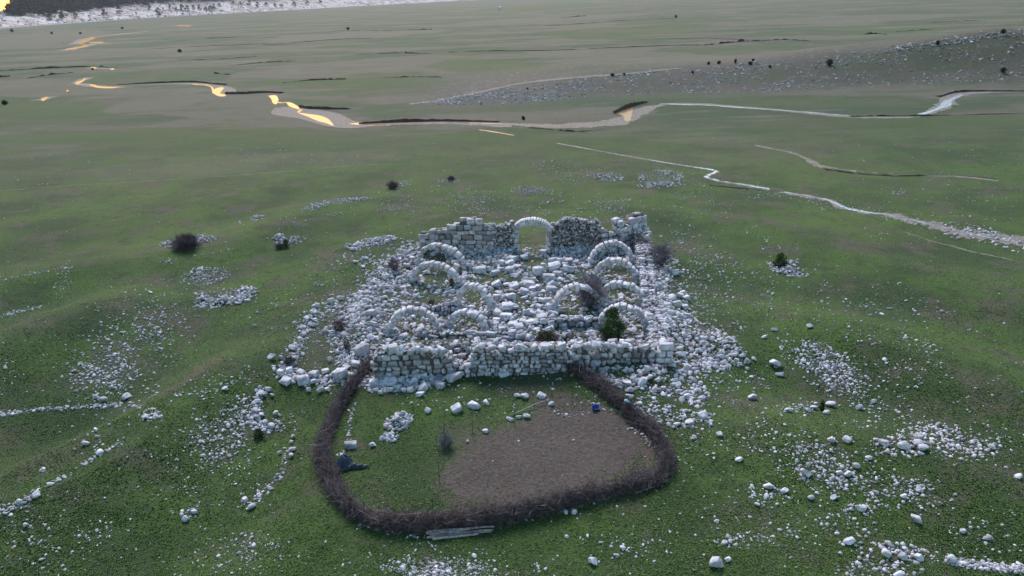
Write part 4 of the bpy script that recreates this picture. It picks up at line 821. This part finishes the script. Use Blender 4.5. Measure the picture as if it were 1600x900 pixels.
# right side wall, broad rubble core
A0 = K1 + np.array([.0, 1.5, 0]); B0 = at(1010, 389)
masonry('side_wall', 'broad right side wall of rubble running back from the front corner', np.array([A0[0] + .2, A0[1], A0[2]]), np.array([B0[0] + .2, B0[1], B0[2]]), 1.7, [(0, 1.5), (.15, 1.5), (.3, 1.25), (.5, 1.5), (.7, 1.75), (.85, 2.1), (1, 2.6)], seed=29, course=.36, blen=(.3, .7), wild=1.5)
wall_px('low_wall', 'low row of long blocks behind the front wall, left side', (655, 531), (800, 528), [(655, 520), (700, 520), (745, 522), (800, 519)], .7, 30, blen=(.5, 1.1), wild=1.)
wall_px('low_wall', 'low row of upright blocks left of the juniper, below the right arches', (826, 519), (936, 516), [(826, 506), (870, 500), (936, 497)], .7, 31, blen=(.4, .8), wild=1.2)
wall_px('low_wall', 'stub of stacked blocks joining the two leftmost near arches', (660, 492), (716, 488), [(660, 480), (690, 478), (716, 470)], .6, 32, blen=(.35, .6), wild=1.4)

# ------------------------------------------------------------------ arches
def wedge(a0, a1, ai, bi, ao, bo, dep, r, off=0.):
    bm = bmesh.new(); vs = []
    for y in (-dep / 2, dep / 2):
        for (a, A, B) in ((a0, ai, bi), (a1, ai, bi), (a1, ao, bo), (a0, ao, bo)):
            vs.append(bm.verts.new((math.cos(a) * A + r.normal() * .015, y + r.normal() * .03 + off, math.sin(a) * B + r.normal() * .015)))
    for f in ((0, 1, 2, 3), (7, 6, 5, 4), (0, 4, 5, 1), (1, 5, 6, 2), (2, 6, 7, 3), (3, 7, 4, 0)): bm.faces.new([vs[i] for i in f])
    bmesh.ops.recalc_face_normals(bm, faces=bm.faces[:])
    bmesh.ops.bevel(bm, geom=bm.edges[:], offset=.045, segments=1, affect='EDGES'); bm.verts.index_update(); return from_bm(bm)
def arch(label, pl, pr_, ytop, seed, ring=.50, dep=.74, n=None, drop=(), start=-.12, group='transverse vault arches of the ruin'):
    r = np.random.default_rng(seed); a, b = at(*pl), at(*pr_); mid = (a + b) / 2; mid[2] = min(a[2], b[2]) - .05
    d, nn, L = frame(a, b); Hh = top_height(np.array([mid[0], mid[1], mid[2]]), ytop) * .97
    root = empty('stone_arch', mid, math.atan2(d[1], d[0])); tag(root, label, 'stone arch', group)
    ao, bo = L / 2 + .12, Hh; ai, bi = ao - ring, bo - ring
    per = math.pi * (ao + bo) / 2; n = n or max(7, int(round(per / .56)))
    e = np.linspace(start, math.pi - start, n + 1); e[1:-1] += r.normal(size=n - 1) * .03
    for k in range(n):
        if k in drop: continue
        v, lo, tot = wedge(e[k] + .022, e[k + 1] - .022, ai + r.normal() * .05, bi + r.normal() * .05, ao + r.normal() * .055, bo + r.normal() * .055, dep * r.uniform(.92, 1.05), r, r.normal() * .03)
        link('keystone' if k == n // 2 else 'voussoir', mesh('voussoir', v, (lo, tot), M_arch, {'tone': np.full(len(v), r.random() ** 2 * .5), 'warm': np.full(len(v), r.random())}), root)
    return root, a, b, mid
arch('farthest arch of the left row, closest to the back wall', (651, 414), (730, 418), 379, 1)
arch('second arch of the left row, in front of the farthest one', (643, 440), (722, 446), 408, 2)
arch('narrow round arch of the inner left row, nearest the courtyard', (712, 482), (772, 486), 441, 3)
arch('nearest arch of the outer left row, wide and low', (606, 522), (690, 518), 479, 4)
arch('small arch beside the widest left arch, nearest the courtyard', (700, 514), (764, 517), 483, 5)
arch('farthest arch of the right row, under the corner stub', (920, 414), (990, 412), 375, 6)
arch('second arch of the right row, behind the thorn bush', (926, 436), (998, 440), 402, 7)
arch('third arch of the right row, right of the thorn bush', (936, 468), (1008, 470), 438, 8)
arch('broken arch of the inner right row, left of the thorn bush', (862, 484), (940, 482), 442, 9, drop=(0, 1, 2))
arch('nearest arch of the right row, partly hidden by the green juniper', (934, 512), (1014, 514), 473, 10)
# doorway
a, b = at(804, 391), at(860, 390); d, nn, L = frame(a, b); mid = (a + b) / 2; mid[2] = min(a[2], b[2]) - .1
Hd = top_height(mid, 343); root = empty('doorway_arch', mid, math.atan2(d[1], d[0])); tag(root, 'tall doorway arch standing whole in the middle of the back wall', 'stone arch')
ao = L / 2 + .12; bo = ao * .62; zs = Hd - bo; r = np.random.default_rng(77); ring = .62; n = 21
e = np.linspace(-.02, math.pi + .02, n + 1)
for k in range(n):
    v, lo, tot = wedge(e[k] + .014, e[k + 1] - .014, ao - ring, bo - ring * 1.3, ao + r.normal() * .02, bo + r.normal() * .02, 1.1, r, .55); v[:, 2] += zs
    link('keystone' if k == n // 2 else 'voussoir', mesh('voussoir', v, (lo, tot), M_arch, {'tone': np.full(len(v), r.random() ** 2 * .4), 'warm': np.full(len(v), r.random() * .7)}), root)
for s in (-1, 1):
    z = -.1; k = 0
    while z < zs - .05:
        ch = min(r.uniform(.42, .6), zs - z); w_ = .56 if k % 2 else .44
        o = link('jamb_block', blocks[(k * 3 + (s > 0)) % NB], root, (s * (ao - .16 - w_ / 2 + (.12 if k % 2 else 0)), .55, z + ch / 2)); o.scale = (w_ / 2, .56, ch / 2 * .97); z += ch; k += 1

# ------------------------------------------------------------------ twigs: brushwood fence and shrubs
def twigs(S0, D, Ln, rad, r, curl=.35, seg=3):
    """bent three sided sticks from S0 along D"""
    n = len(S0); D = D / np.linalg.norm(D, axis=1)[:, None]; up = r.normal(size=(n, 3)); U = np.cross(D, up); U /= np.linalg.norm(U, axis=1)[:, None]; W_ = np.cross(D, U)
    V = np.zeros((n, seg + 1, 3, 3)); p = S0.copy(); dd = D.copy()
    for s in range(seg + 1):
        rr = rad * (1 - .65 * s / seg)
        for k in range(3):
            a = k * 2.0944; V[:, s, k] = p + (U * math.cos(a) + W_ * math.sin(a)) * rr[:, None]
        dd = dd + (U * curl * r.uniform(-.3, 1, n)[:, None] / seg * 2); dd /= np.linalg.norm(dd, axis=1)[:, None]; p = p + dd * (Ln / seg)[:, None]
    nv = (seg + 1) * 3; f = []
    for s in range(seg):
        for k in range(3): f += [s * 3 + k, s * 3 + (k + 1) % 3, (s + 1) * 3 + (k + 1) % 3, (s + 1) * 3 + k]
    f = np.array(f); lo = (f[None] + (np.arange(n) * nv)[:, None]).ravel()
    return V.reshape(-1, 3), lo, np.full(n * seg * 3, 4), np.repeat(r.random(n) ** 1.5, nv), np.zeros(n * nv)
q = spline(FENCE_PX, n=10); P = at(q[:, 0], q[:, 1]); s = np.concatenate([[0], np.cumsum(np.linalg.norm(np.diff(P[:, :2], axis=0), axis=1))]); LEN = s[-1]
def fpt(t):
    x = np.interp(t, s, P[:, 0]); y = np.interp(t, s, P[:, 1]); x2 = np.interp(t + .3, s, P[:, 0]); y2 = np.interp(t + .3, s, P[:, 1])
    x1 = np.interp(t - .3, s, P[:, 0]); y1 = np.interp(t - .3, s, P[:, 1]); T = np.stack([x2 - x1, y2 - y1], -1); T /= np.linalg.norm(T, axis=1)[:, None] + 1e-9; return x, y, T
r = np.random.default_rng(55)
fr = empty('brushwood_fence', (*P[0, :2], P[0, 2])); tag(fr, 'long brushwood fence of piled thorny branches curving round the pen', 'fence')
def fence_batch(n, rad0, rad1, l0, l1, mt, name, hmax=.92, upb=.35, wl=.215, kind=None):
    t = r.uniform(0, LEN, n); x, y, T = fpt(t); Nn = np.stack([-T[:, 1], T[:, 0]], -1)
    hv = hmax * (.45 + .65 * vnoise(t * .7, t * 0 + 3, 5) + .35 * vnoise(t * 2.1, t * 0 + 5, 5)); wv = wl * (.55 + .75 * vnoise(t * .6, t * 0 + 8, 6) + .3 * vnoise(t * 2.3, t * 0 + 5, 7))
    zf = r.random(n) ** .8; lat = r.normal(size=n) * wv * (1 - .45 * zf)
    S0 = np.column_stack([x + Nn[:, 0] * lat, y + Nn[:, 1] * lat, np.zeros(n)]); S0[:, 2] = hz(S0[:, 0], S0[:, 1]) + zf * hv * .85
    sg = np.where(r.random(n) < .5, -1, 1); D = np.column_stack([T * sg[:, None] * r.uniform(.3, 1.1, n)[:, None] + r.normal(size=(n, 2)) * .45, r.normal(size=n) * .35 + upb * (1 - zf)])
    Ln = r.uniform(l0, l1, n); S0[:, :2] -= D[:, :2] / np.linalg.norm(D, axis=1)[:, None] * Ln[:, None] * .45
    S0[:, 2] = np.maximum(S0[:, 2], hz(S0[:, 0], S0[:, 1]) + .02)
    V, fl, a_ = join([twigs(S0, D, Ln, r.uniform(rad0, rad1, n), r, .5)]); o_ = np.array(fr.location)
    o = link(name, mesh(name, V - o_, fl, mt, a_), fr)
    if kind: o['kind'] = kind
fence_batch(15000, .010, .022, .4, 1.3, M_twig, 'brushwood', kind='stuff')
fence_batch(5000, .008, .018, .3, .9, M_thorn, 'thorn_scrub', .8, .5, .30, kind='stuff')
fence_batch(620, .012, .024, .7, 1.6, M_twigp, 'bleached_branches', .98, .05, .24, kind='stuff')
for k in range(26):
    t = (k + .5) / 26 * LEN; x, y, T = fpt(np.array([t])); z = float(hz(x, y)[0])
    V, fl, a_ = join([twigs(np.array([[x[0], y[0], z - .1]]), np.array([[r.normal() * .12, r.normal() * .12, 1.]]), np.array([1.45]), np.array([.04]), r, .1)])
    link('stake', mesh('stake', V - np.array(fr.location), fl, M_twigp, a_), fr)

def shrub(name, px, py, wpx, hpx, label, cat, mt, n=700, group=None, leaf=None, rad=.012):
    p = at(px, py); m = mpp(p); W_, H_ = wpx * m / 2, hpx * m * 1.05
    rr = np.random.default_rng(int(px * 7 + py)); root = empty(name, p); tag(root, label, cat, group)
    ns = 26; az = rr.uniform(0, 6.28, ns); D = np.column_stack([np.cos(az) * W_, np.sin(az) * W_, np.full(ns, H_) * rr.uniform(.5, 1., ns)]) * rr.uniform(.5, .8, ns)[:, None]
    S0 = np.column_stack([np.cos(az) * W_ * .12, np.sin(az) * W_ * .12, np.full(ns, -.05)])
    V, fl, a_ = join([twigs(S0, D, np.linalg.norm(D, axis=1), np.full(ns, rad * 1.8), rr, .3)]); link('stem', mesh('stem', V, fl, M_bark, a_), root)
    v = rr.normal(size=(n, 3)); v /= np.linalg.norm(v, axis=1)[:, None]; q = rr.random(n) ** .45
    S0 = v * q[:, None] * np.array([W_ * .85, W_ * .8, H_ * .45]) * (.50 + .80 * vnoise(v[:, 0] * 2.2 + 9, v[:, 2] * 2.2 + v[:, 1] * 2 + 9, int(px)))[:, None]; S0[:, 2] += H_ * .45; S0[:, 2] = np.maximum(S0[:, 2], .03)
    D = v * 1.0 + np.array([0, 0, .5]) + rr.normal(size=(n, 3)) * .45
    V, fl, a_ = join([twigs(S0, D, rr.uniform(.25, .6, n) * min(W_, H_), np.full(n, rad) * rr.uniform(.6, 1.2, n), rr, .5, 2)]); link('twigs', mesh('twigs', V, fl, mt, a_), root)
    if leaf:
        n2 = leaf; v = rr.normal(size=(n2, 3)); v /= np.linalg.norm(v, axis=1)[:, None]; S0 = v * (rr.random(n2) ** .4)[:, None] * np.array([W_ * .95, W_ * .9, H_ * .5]); S0[:, 2] += H_ * .48
        link('foliage', leaves(S0, v, .10, rr, M_olive), root)
    return root
def leaves(S0, v, size, rr, mt):
    n = len(S0); a = rr.normal(size=(n, 3)); a /= np.linalg.norm(a, axis=1)[:, None]; b_ = np.cross(a, v + rr.normal(size=(n, 3)) * .5); b_ /= np.linalg.norm(b_, axis=1)[:, None] + 1e-9
    sz = size * rr.uniform(.5, 1.3, n)[:, None]
    V = np.stack([S0 - a * sz * .5, S0 + b_ * sz * .35, S0 + a * sz * .7, S0 - b_ * sz * .35], 1).reshape(-1, 3)
    return mesh('foliage', V, (np.arange(n * 4), np.full(n, 4)), mt, {'tone': np.repeat(rr.random(n) ** 1.6, 4)})
def juniper(px, py, wpx, hpx, label, n=5200, size=.13):
    p = at(px, py); m = mpp(p); W_, H_ = wpx * m / 2 * 1.18, hpx * m * 1.06
    rr = np.random.default_rng(int(px)); root = empty('juniper', p); tag(root, label, 'juniper')
    V, fl, a_ = join([twigs(np.array([[0, 0, -.1], [.03, 0, -.1], [-.04, .02, -.1]]), np.array([[.02, 0, 1], [.2, .1, 1], [-.2, .05, 1.]]), np.array([H_ * .85, H_ * .6, H_ * .6]), np.array([.06, .04, .04]), rr, .1)])
    link('trunk', mesh('trunk', V, fl, M_bark, a_), root)
    nc = 60; cz = rr.random(nc) ** .9; ca = rr.uniform(0, 6.28, nc); prof = lambda z: np.interp(z, [0, .15, .45, .75, 1], [.62, .95, .95, .62, .08])
    cr = prof(cz) * rr.uniform(.35, .88, nc); CC = np.column_stack([np.cos(ca) * cr * W_, np.sin(ca) * cr * W_, cz * H_ * .93])
    k = rr.integers(0, nc, n); v = rr.normal(size=(n, 3)); v /= np.linalg.norm(v, axis=1)[:, None]
    S0 = CC[k] + v * (rr.random(n) ** .5)[:, None] * np.array([W_ * .30, W_ * .30, H_ * .13]) ; S0[:, 2] = np.maximum(S0[:, 2], .03)
    me = leaves(S0, v * .6 + np.array([0, 0, .6]), size, rr, M_leaf); link('foliage', me, root); return root
juniper(957, 529, 38, 50, 'dense conical green juniper growing against the nearest right arch')
juniper(1218, 417, 20, 22, 'small dark green juniper on the stone heap of the right meadow', 2200, .12)
juniper(448, 386, 11, 13, 'tiny green juniper in a stone heap on the left meadow', 900, .1)
juniper(1284, 641, 9, 16, 'little dark green bush squeezed between white boulders on the right', 900, .08)
juniper(706, 449, 10, 14, 'small green bush under the second left arch', 700, .09)
juniper(405, 683, 17, 14, 'low dark green bush at the foot of the hooked stone pile', 900, .09)
shrub('thorn_bush', 293, 388, 42, 19, 'large dark purplish thorn bush in a stone heap on the left meadow', 'bush', M_thorn, 2600, rad=.02)
shrub('thorn_bush', 922, 479, 44, 50, 'tall bare purplish thorn bush between the right arches', 'bush', M_mauve, 2600, rad=.012)
shrub('thorn_bush', 1032, 416, 36, 38, 'bare grey-purple bush against the outside of the right wall', 'bush', M_mauve, 1500, rad=.013)
shrub('thorn_bush', 616, 422, 22, 22, 'bare grey-purple bush on the talus outside the far left arch', 'bush', M_thorn, 700)
shrub('thorn_bush', 530, 517, 24, 22, 'reddish bare bush between stones left of the nearest left arch', 'bush', M_twig, 700)
shrub('thorn_bush', 543, 546, 15, 15, 'small reddish bare bush behind the row of big blocks', 'bush', M_twig, 450)
shrub('thorn_bush', 452, 568, 20, 10, 'low purple bush in the left wall remnant', 'bush', M_thorn, 700)
shrub('thorn_bush', 674, 475, 14, 7, 'tiny brownish bush in the left bay behind the near arches', 'bush', M_twig, 300)
shrub('scrub_bush', 855, 537, 38, 20, 'olive-brown low bush behind the front wall, left of the juniper', 'bush', M_olive, 700, leaf=1400)
shrub('thorn_bush', 437, 388, 14, 7, 'low dark bush beside the tiny juniper on the left meadow', 'bush', M_thorn, 500, rad=.018)
shrub('thorn_bush', 614, 294, 18, 10, 'dark low bush in stones far left behind the ruin', 'bush', M_thorn, 700, rad=.022)
shrub('thorn_bush', 705, 282, 14, 6, 'dark flat bush in the thin stones behind the ruin', 'bush', M_thorn, 500, rad=.022)
shrub('thorn_bush', 646, 545, 9, 11, 'tiny dark shrub on top of the front wall', 'bush', M_twig, 200)
shrub('sage_bush', 697, 699, 25, 24, 'round grey-green bush beside a post inside the pen', 'bush', M_sage, 700, rad=.01)
shrub('thorn_bush', 800, 463, 8, 6, 'minute bare bush in the middle of the courtyard', 'bush', M_thorn, 120)
FB = [(8, 161, 10, 6, 'bush at the left edge beyond the meadow'), (281, 80, 6, 4, 'bush on the upper left plain'), (544, 45, 5, 4, 'bush on the plain at the top, left of the middle'), (126, 52, 4, 3, 'bush left of the far bright stream'), (81, 52, 4, 3, 'bush second left of the far bright stream'), (19, 48, 5, 5, 'bush at the left end below the far slope'), (191, 44, 4, 3, 'bush above the far bright stream'),
      (1056, 26, 4, 4, 'bush on the plain at the top, right of the middle'), (1107, 99, 5, 4, 'bush topping the hill crest, far left'), (1123, 98, 6, 4, 'bush on the hill crest, left of the upright one'), (1149, 96, 4, 7, 'upright bush on the hill crest'), (1172, 99, 7, 4, 'lower of two bushes right of the upright one'), (1177, 94, 5, 3, 'upper of two bushes right of the upright one'),
      (1296, 98, 11, 10, 'round bush on the hill slope, the largest there'), (1203, 104, 4, 3, 'bush left of the large round one on the hill'), (1465, 67, 6, 6, 'bush on the hill crest at the right'), (1567, 50, 7, 6, 'bush on the hill crest near the right edge'), (1567, 110, 8, 8, 'bush on the lower hill slope near the right edge'),
      (1082, 113, 4, 4, 'bush mid slope on the left part of the hill'), (957, 117, 6, 4, 'bush where the hill crest begins'), (975, 116, 4, 3, 'bush just right of where the hill crest begins'), (824, 139, 3, 3, 'bush in the rocks at the low left tip of the hill'), (818, 185, 5, 6, 'bush by the river gravel in the middle'), (145, 108, 4, 3, 'bush by the small pools far left')]
for (x, y, w_, h_, l) in FB:
    shrub('far_bush', x, y + h_ * .4, w_, h_, 'small dark ' + l, 'bush', M_pine, 260, rad=.06 if y > 90 else .12)

# distant pines
def pine_mesh(seed, H_=1., n=260):
    rr = np.random.default_rng(seed); nc = 16; cz = rr.uniform(.15, 1, nc); ca = rr.uniform(0, 6.28, nc); cr = np.interp(cz, [.1, .3, 1], [.22, .34, .03]) * rr.uniform(.4, 1, nc)
    CC = np.column_stack([np.cos(ca) * cr, np.sin(ca) * cr, cz]); k = rr.integers(0, nc, n); v = rr.normal(size=(n, 3)); v /= np.linalg.norm(v, axis=1)[:, None]
    return leaves(CC[k] + v * (rr.random(n) ** .5)[:, None] * .13, v, .11, rr, M_pine)
pm = [pine_mesh(k) for k in range(6)]
tr_ = mesh('trunk', *(lambda b: (b[0], (b[1], b[2])))(twigs(np.array([[0, 0, -.05]]), np.array([[0, 0, 1.]]), np.array([.8]), np.array([.03]), np.random.default_rng(1), 0.)[:3]), M_bark)
rr = np.random.default_rng(91)
def pine(px, py, h, label, group):
    p = at(px, py); o = empty('pine_tree', p, rr.uniform(0, 6)); tag(o, label, 'pine tree', group); o.scale = (h * 1.7, h * 1.7, h)
    link('crown', pm[rr.integers(0, 6)], o); link('trunk', tr_, o)
for (x, y) in [(78, 30), (80, 29), (97, 29), (98, 27), (119, 26), (163, 22), (164, 20), (186, 18), (227, 8), (233, 12), (247, 16), (266, 13), (276, 15), (285, 14), (293, 16), (303, 15), (312, 13), (322, 15), (330, 14), (335, 12), (248, 25), (343, 8), (365, 6), (376, 5), (390, 6), (403, 9), (416, 7), (430, 8), (440, 9), (460, 8), (480, 4), (500, 3)]:
    pine(x, y + 2, rr.uniform(9, 15), 'dark pine standing apart on the pale rock below the distant wood', 'scattered pines on the far rock')
Q = []
while len(Q) < 1500:
    x = rr.uniform(-20, 470); y0 = np.interp(x, [0, 20, 60, 100, 160, 200, 300, 400, 470], [22, 27, 27, 24, 15, 8, 3, 1, -3]); y = y0 - rr.random() ** .8 * 34
    dd = ray(x, y)
    if x < 14: continue
    # march along the far hillside
    t = np.linspace(1050, 2600, 160) / dd[1]; X_, Y_, Z_ = dd[0] * t, dd[1] * t, CH + dd[2] * t; hh_ = hz(X_, Y_); k = np.argmax(hh_ > Z_)
    if hh_[k] <= Z_[k]: continue
    Q.append((X_[k], Y_[k], hh_[k]))
Q = np.array(Q); sel = Q[:200]; rest = Q[200:]
for p in sel:
    o = empty('pine_tree', p - [0, 0, .5], rr.uniform(0, 6)); tag(o, 'dark pine packed in the distant wood at the top left', 'pine tree', 'pines of the distant wood'); h = rr.uniform(9, 16); o.scale = (h * 2., h * 2., h)
    link('crown', pm[rr.integers(0, 6)], o); link('trunk', tr_, o)
vs, off, los, tots, tn = [], 0, [], [], []
for p in rest:
    me = pm[rr.integers(0, 6)]; nV = len(me.vertices); co = np.zeros(nV * 3, np.float32); me.vertices.foreach_get('co', co); h = rr.uniform(9, 16)
    vs.append(co.reshape(-1, 3) * [h * 2., h * 2., h] + p); los.append(np.arange(nV) + off); off += nV; tots.append(np.full(nV // 4, 4)); tn.append(np.repeat(rr.random(nV // 4), 4))
o = link('distant_wood', mesh('distant_wood', np.concatenate(vs), (np.concatenate(los), np.concatenate(tots)), M_pine, {'tone': np.concatenate(tn)})); tag(o, 'dense dark mass of pines behind the pines of the far slope', 'wood', kind='stuff')

# ------------------------------------------------------------------ small things in and by the pen
def bar(p, q_, rad, mt, name, parent=None, k=7, seed=0, loc=None):
    rr2 = np.random.default_rng(seed); p = np.array(p, float); q_ = np.array(q_, float); d = q_ - p; L = np.linalg.norm(d); d /= L; u = np.cross(d, [0.01, .02, 1]); u /= np.linalg.norm(u); v = np.cross(d, u)
    V = []; ng = 6; base = p if loc is None else np.array(loc)
    for i in range(ng):
        c = p + d * L * i / (ng - 1) + (u * rr2.normal() + v * rr2.normal()) * rad * .35; rd = rad * (1 - .35 * i / (ng - 1)) * rr2.uniform(.9, 1.1)
        for j in range(k): a = j * 2 * math.pi / k; V.append(c + (u * math.cos(a) + v * math.sin(a)) * rd - base)
    fs = [[i * k + j, i * k + (j + 1) % k, (i + 1) * k + (j + 1) % k, (i + 1) * k + j] for i in range(ng - 1) for j in range(k)] + [list(range(k))[::-1], [(ng - 1) * k + j for j in range(k)]]
    return link(name, mesh(name, V, fs, mt, {'tone': np.full(len(V), rr2.random() * .4)}), parent, None if parent else base)
# poles lying outside the fence
pls = [((667, 834), (770, 826), .16), ((668, 837), (773, 829), .30), ((672, 840), (771, 830), .12), ((667, 842), (768, 832), .08), ((676, 845), (748, 836), .10), ((666, 839), (735, 832), .22)]
pl_lab = ['hindmost pole of the timber bundle, nearest the brushwood fence', 'top pole lying across the timber bundle', 'second front pole of the timber bundle', 'third pole from the front of the timber bundle', 'front pole of the timber bundle, shorter than the rest', 'short upper pole ending midway along the timber bundle']
for k, (a, b, z) in enumerate(pls):
    A, B = at(*a), at(*b); o = bar(A + [0, 0, z], B + [0, 0, z], .065 + .012 * (k % 3), M_pole, 'timber_pole', seed=k); tag(o, pl_lab[k], 'wooden pole', 'bundle of poles outside the fence')
A, B = at(800, 650), at(858, 628); o = bar(A + [0, 0, .12], B + [0, 0, .30], .05, M_pole, 'leaning_pole', seed=9); tag(o, 'single pale pole resting on stones at the top of the pen', 'wooden pole')
# wire fence
posts = [((677, 800), (677, 777)), ((687, 754), (686, 713)), ((683, 704), (682, 684)), ((695, 693), (695, 660)), ((739, 681), (738, 655)), ((805, 668), (804, 636)), ((863, 620), (863, 603)), ((894, 632), (894, 606))]
wf = empty('wire_fence', at(687, 754)); tag(wf, 'thin sagging wire fence on crooked rusty posts across the pen', 'fence'); tops = []
for k, (b, t) in enumerate(posts):
    P_ = at(*b); hgt = min(top_height(P_, t[1]), 1.7); T_ = P_ + np.array([random.uniform(-.06, .06), 0, hgt]); bar(P_ - [0, 0, .1], T_, .034 if k == 3 else .022, M_rust, 'post', wf, 6, k, np.array(wf.location)); tops.append((P_, T_))
for f_ in (.3, .6, .9):
    for (a, b) in [(0, 1), (1, 2), (2, 3), (3, 4), (4, 5), (5, 7), (7, 6)]:
        A = tops[a][0] + (tops[a][1] - tops[a][0]) * f_; B = tops[b][0] + (tops[b][1] - tops[b][0]) * f_
        bar(A, B, .004, M_wire, 'wire', wf, 3, 1, np.array(wf.location))
# crumpled tarpaulin: a bunched heap with a tail
gx, gy = np.meshgrid(np.linspace(-1, 1, 46), np.linspace(-1, 1, 34)); p = at(549, 727)
body = 1.05 * np.exp(-(((gx + .42) / .36) ** 2 + ((gy - .1) / .75) ** 2)) + .60 * np.exp(-(((gx - .35) / .55) ** 2 + ((gy + .45) / .24) ** 2))
fold = vnoise(gx * 4.5 + 9, gy * 3.5 + 9, 2) - .5 + .6 * (vnoise(gx * 10 + 5, gy * 9 + 5, 3) - .5)
rim = (body > .16); zz = .62 * body * (1 + .8 * fold)
V = np.stack([gx * 1.2 + .10 * fold, gy * .8 + .12 * fold, zz - .03], -1).reshape(-1, 3); fs = []
for j in range(33):
    for i in range(45):
        c = [j * 46 + i, j * 46 + i + 1, (j + 1) * 46 + i + 1, (j + 1) * 46 + i]
        if rim.ravel()[c].all(): fs.append(c)
me = mesh('tarpaulin', V, fs, M_tarp, None, False); o = link('tarpaulin', me, None, p); o.rotation_euler = (0, 0, R(4)); tag(o, 'crumpled dark navy tarpaulin bunched on the grass inside the left fence', 'tarpaulin')
m_ = o.modifiers.new('thickness', 'SOLIDIFY'); m_.thickness = .02
# blue tub lying open
def tub(px, py, label, mt, name, s=.28, tilt=.5):
    p = at(px, py); bm = bmesh.new(); k = 20; prof = [(.0, .02), (.72, .02), (.80, 0), (.95, .62), (1.08, .64), (1.08, .70), (.93, .70), (.76, .06), (.0, .06)]
    rings = []
    for (rd, z) in prof: rings.append([bm.verts.new((math.cos(2 * math.pi * i / k) * rd * s, math.sin(2 * math.pi * i / k) * rd * s * .8, z * s)) for i in range(k)] if rd > 0 else [bm.verts.new((0, 0, z * s))])
    for a, b in zip(rings[:-1], rings[1:]):
        for i in range(k):
            vv = []
            for w2 in (a[i % len(a)], a[(i + 1) % k % len(a)], b[(i + 1) % k % len(b)], b[i % len(b)]):
                if w2 not in vv: vv.append(w2)
            bm.faces.new(vv)
    bm.verts.index_update(); v, lo, tot = from_bm(bm); o = link(name, mesh(name, v, (lo, tot), mt), None, p + np.array([0, 0, .06])); o.rotation_euler = (R(18) * tilt * 2, 0, .4); tag(o, label, 'tub'); return o
tub(930, 640, 'bright blue plastic tub beside stones inside the top right fence', M_tub, 'plastic_tub', .30)
bm = bmesh.new(); bmesh.ops.create_cone(bm, cap_ends=True, segments=14, radius1=.13, radius2=.10, depth=.38); bmesh.ops.bevel(bm, geom=bm.edges[:], offset=.025, segments=2, affect='EDGES'); bm.verts.index_update()
v, lo, tot = from_bm(bm); p = at(979, 646); o = link('plastic_can', mesh('plastic_can', v, (lo, tot), M_lblue), None, p + np.array([0, 0, 1.0])); o.rotation_euler = (R(80), .3, .5); tag(o, 'pale blue plastic can caught on top of the brushwood fence', 'can')
# far white hut mark on the plain
p = at(781, 16); bm = bmesh.new(); bmesh.ops.create_cube(bm, size=1); bmesh.ops.scale(bm, vec=(5, 4, 4), verts=bm.verts); top = [f for f in bm.faces if f.normal.z > .9][0]
ex = bmesh.ops.extrude_face_region(bm, geom=[top]); vv = [g for g in ex['geom'] if isinstance(g, bmesh.types.BMVert)]
for q_ in vv: q_.co.z += 2.; q_.co.y *= .05
bm.verts.index_update(); v, lo, tot = from_bm(bm); o = link('white_hut', mesh('white_hut', v, (lo, tot), M_white), None, p + np.array([0, 0, 2.])); tag(o, 'tiny white hut alone on the far plain near the top', 'hut')

# ------------------------------------------------------------------ air
def b_haze():
    m = bpy.data.materials.new('haze'); m.use_nodes = True; t = m.node_tree; t.nodes.clear()
    pv = t.nodes.new('ShaderNodeVolumePrincipled'); pv.inputs['Density'].default_value = HAZE; pv.inputs['Color'].default_value = (.86, .90, 1.0, 1); pv.inputs['Anisotropy'].default_value = .2
    ou = t.nodes.new('ShaderNodeOutputMaterial'); t.links.new(pv.outputs[0], ou.inputs['Volume']); return m
HAZE = .00004
if HAZE:
    zmn, zmx = float(Z.min()) - 1.2, float(Z.max()) + 20
    bm = bmesh.new(); bmesh.ops.create_cube(bm, size=1); bmesh.ops.scale(bm, vec=(11600, 6400, zmx - zmn), verts=bm.verts); bmesh.ops.translate(bm, vec=(0, 2600, (zmx + zmn) / 2), verts=bm.verts)
    me = bpy.data.meshes.new('haze'); bm.to_mesh(me); bm.free(); me.materials.append(b_haze()); tag(link('haze', me), kind='stuff')
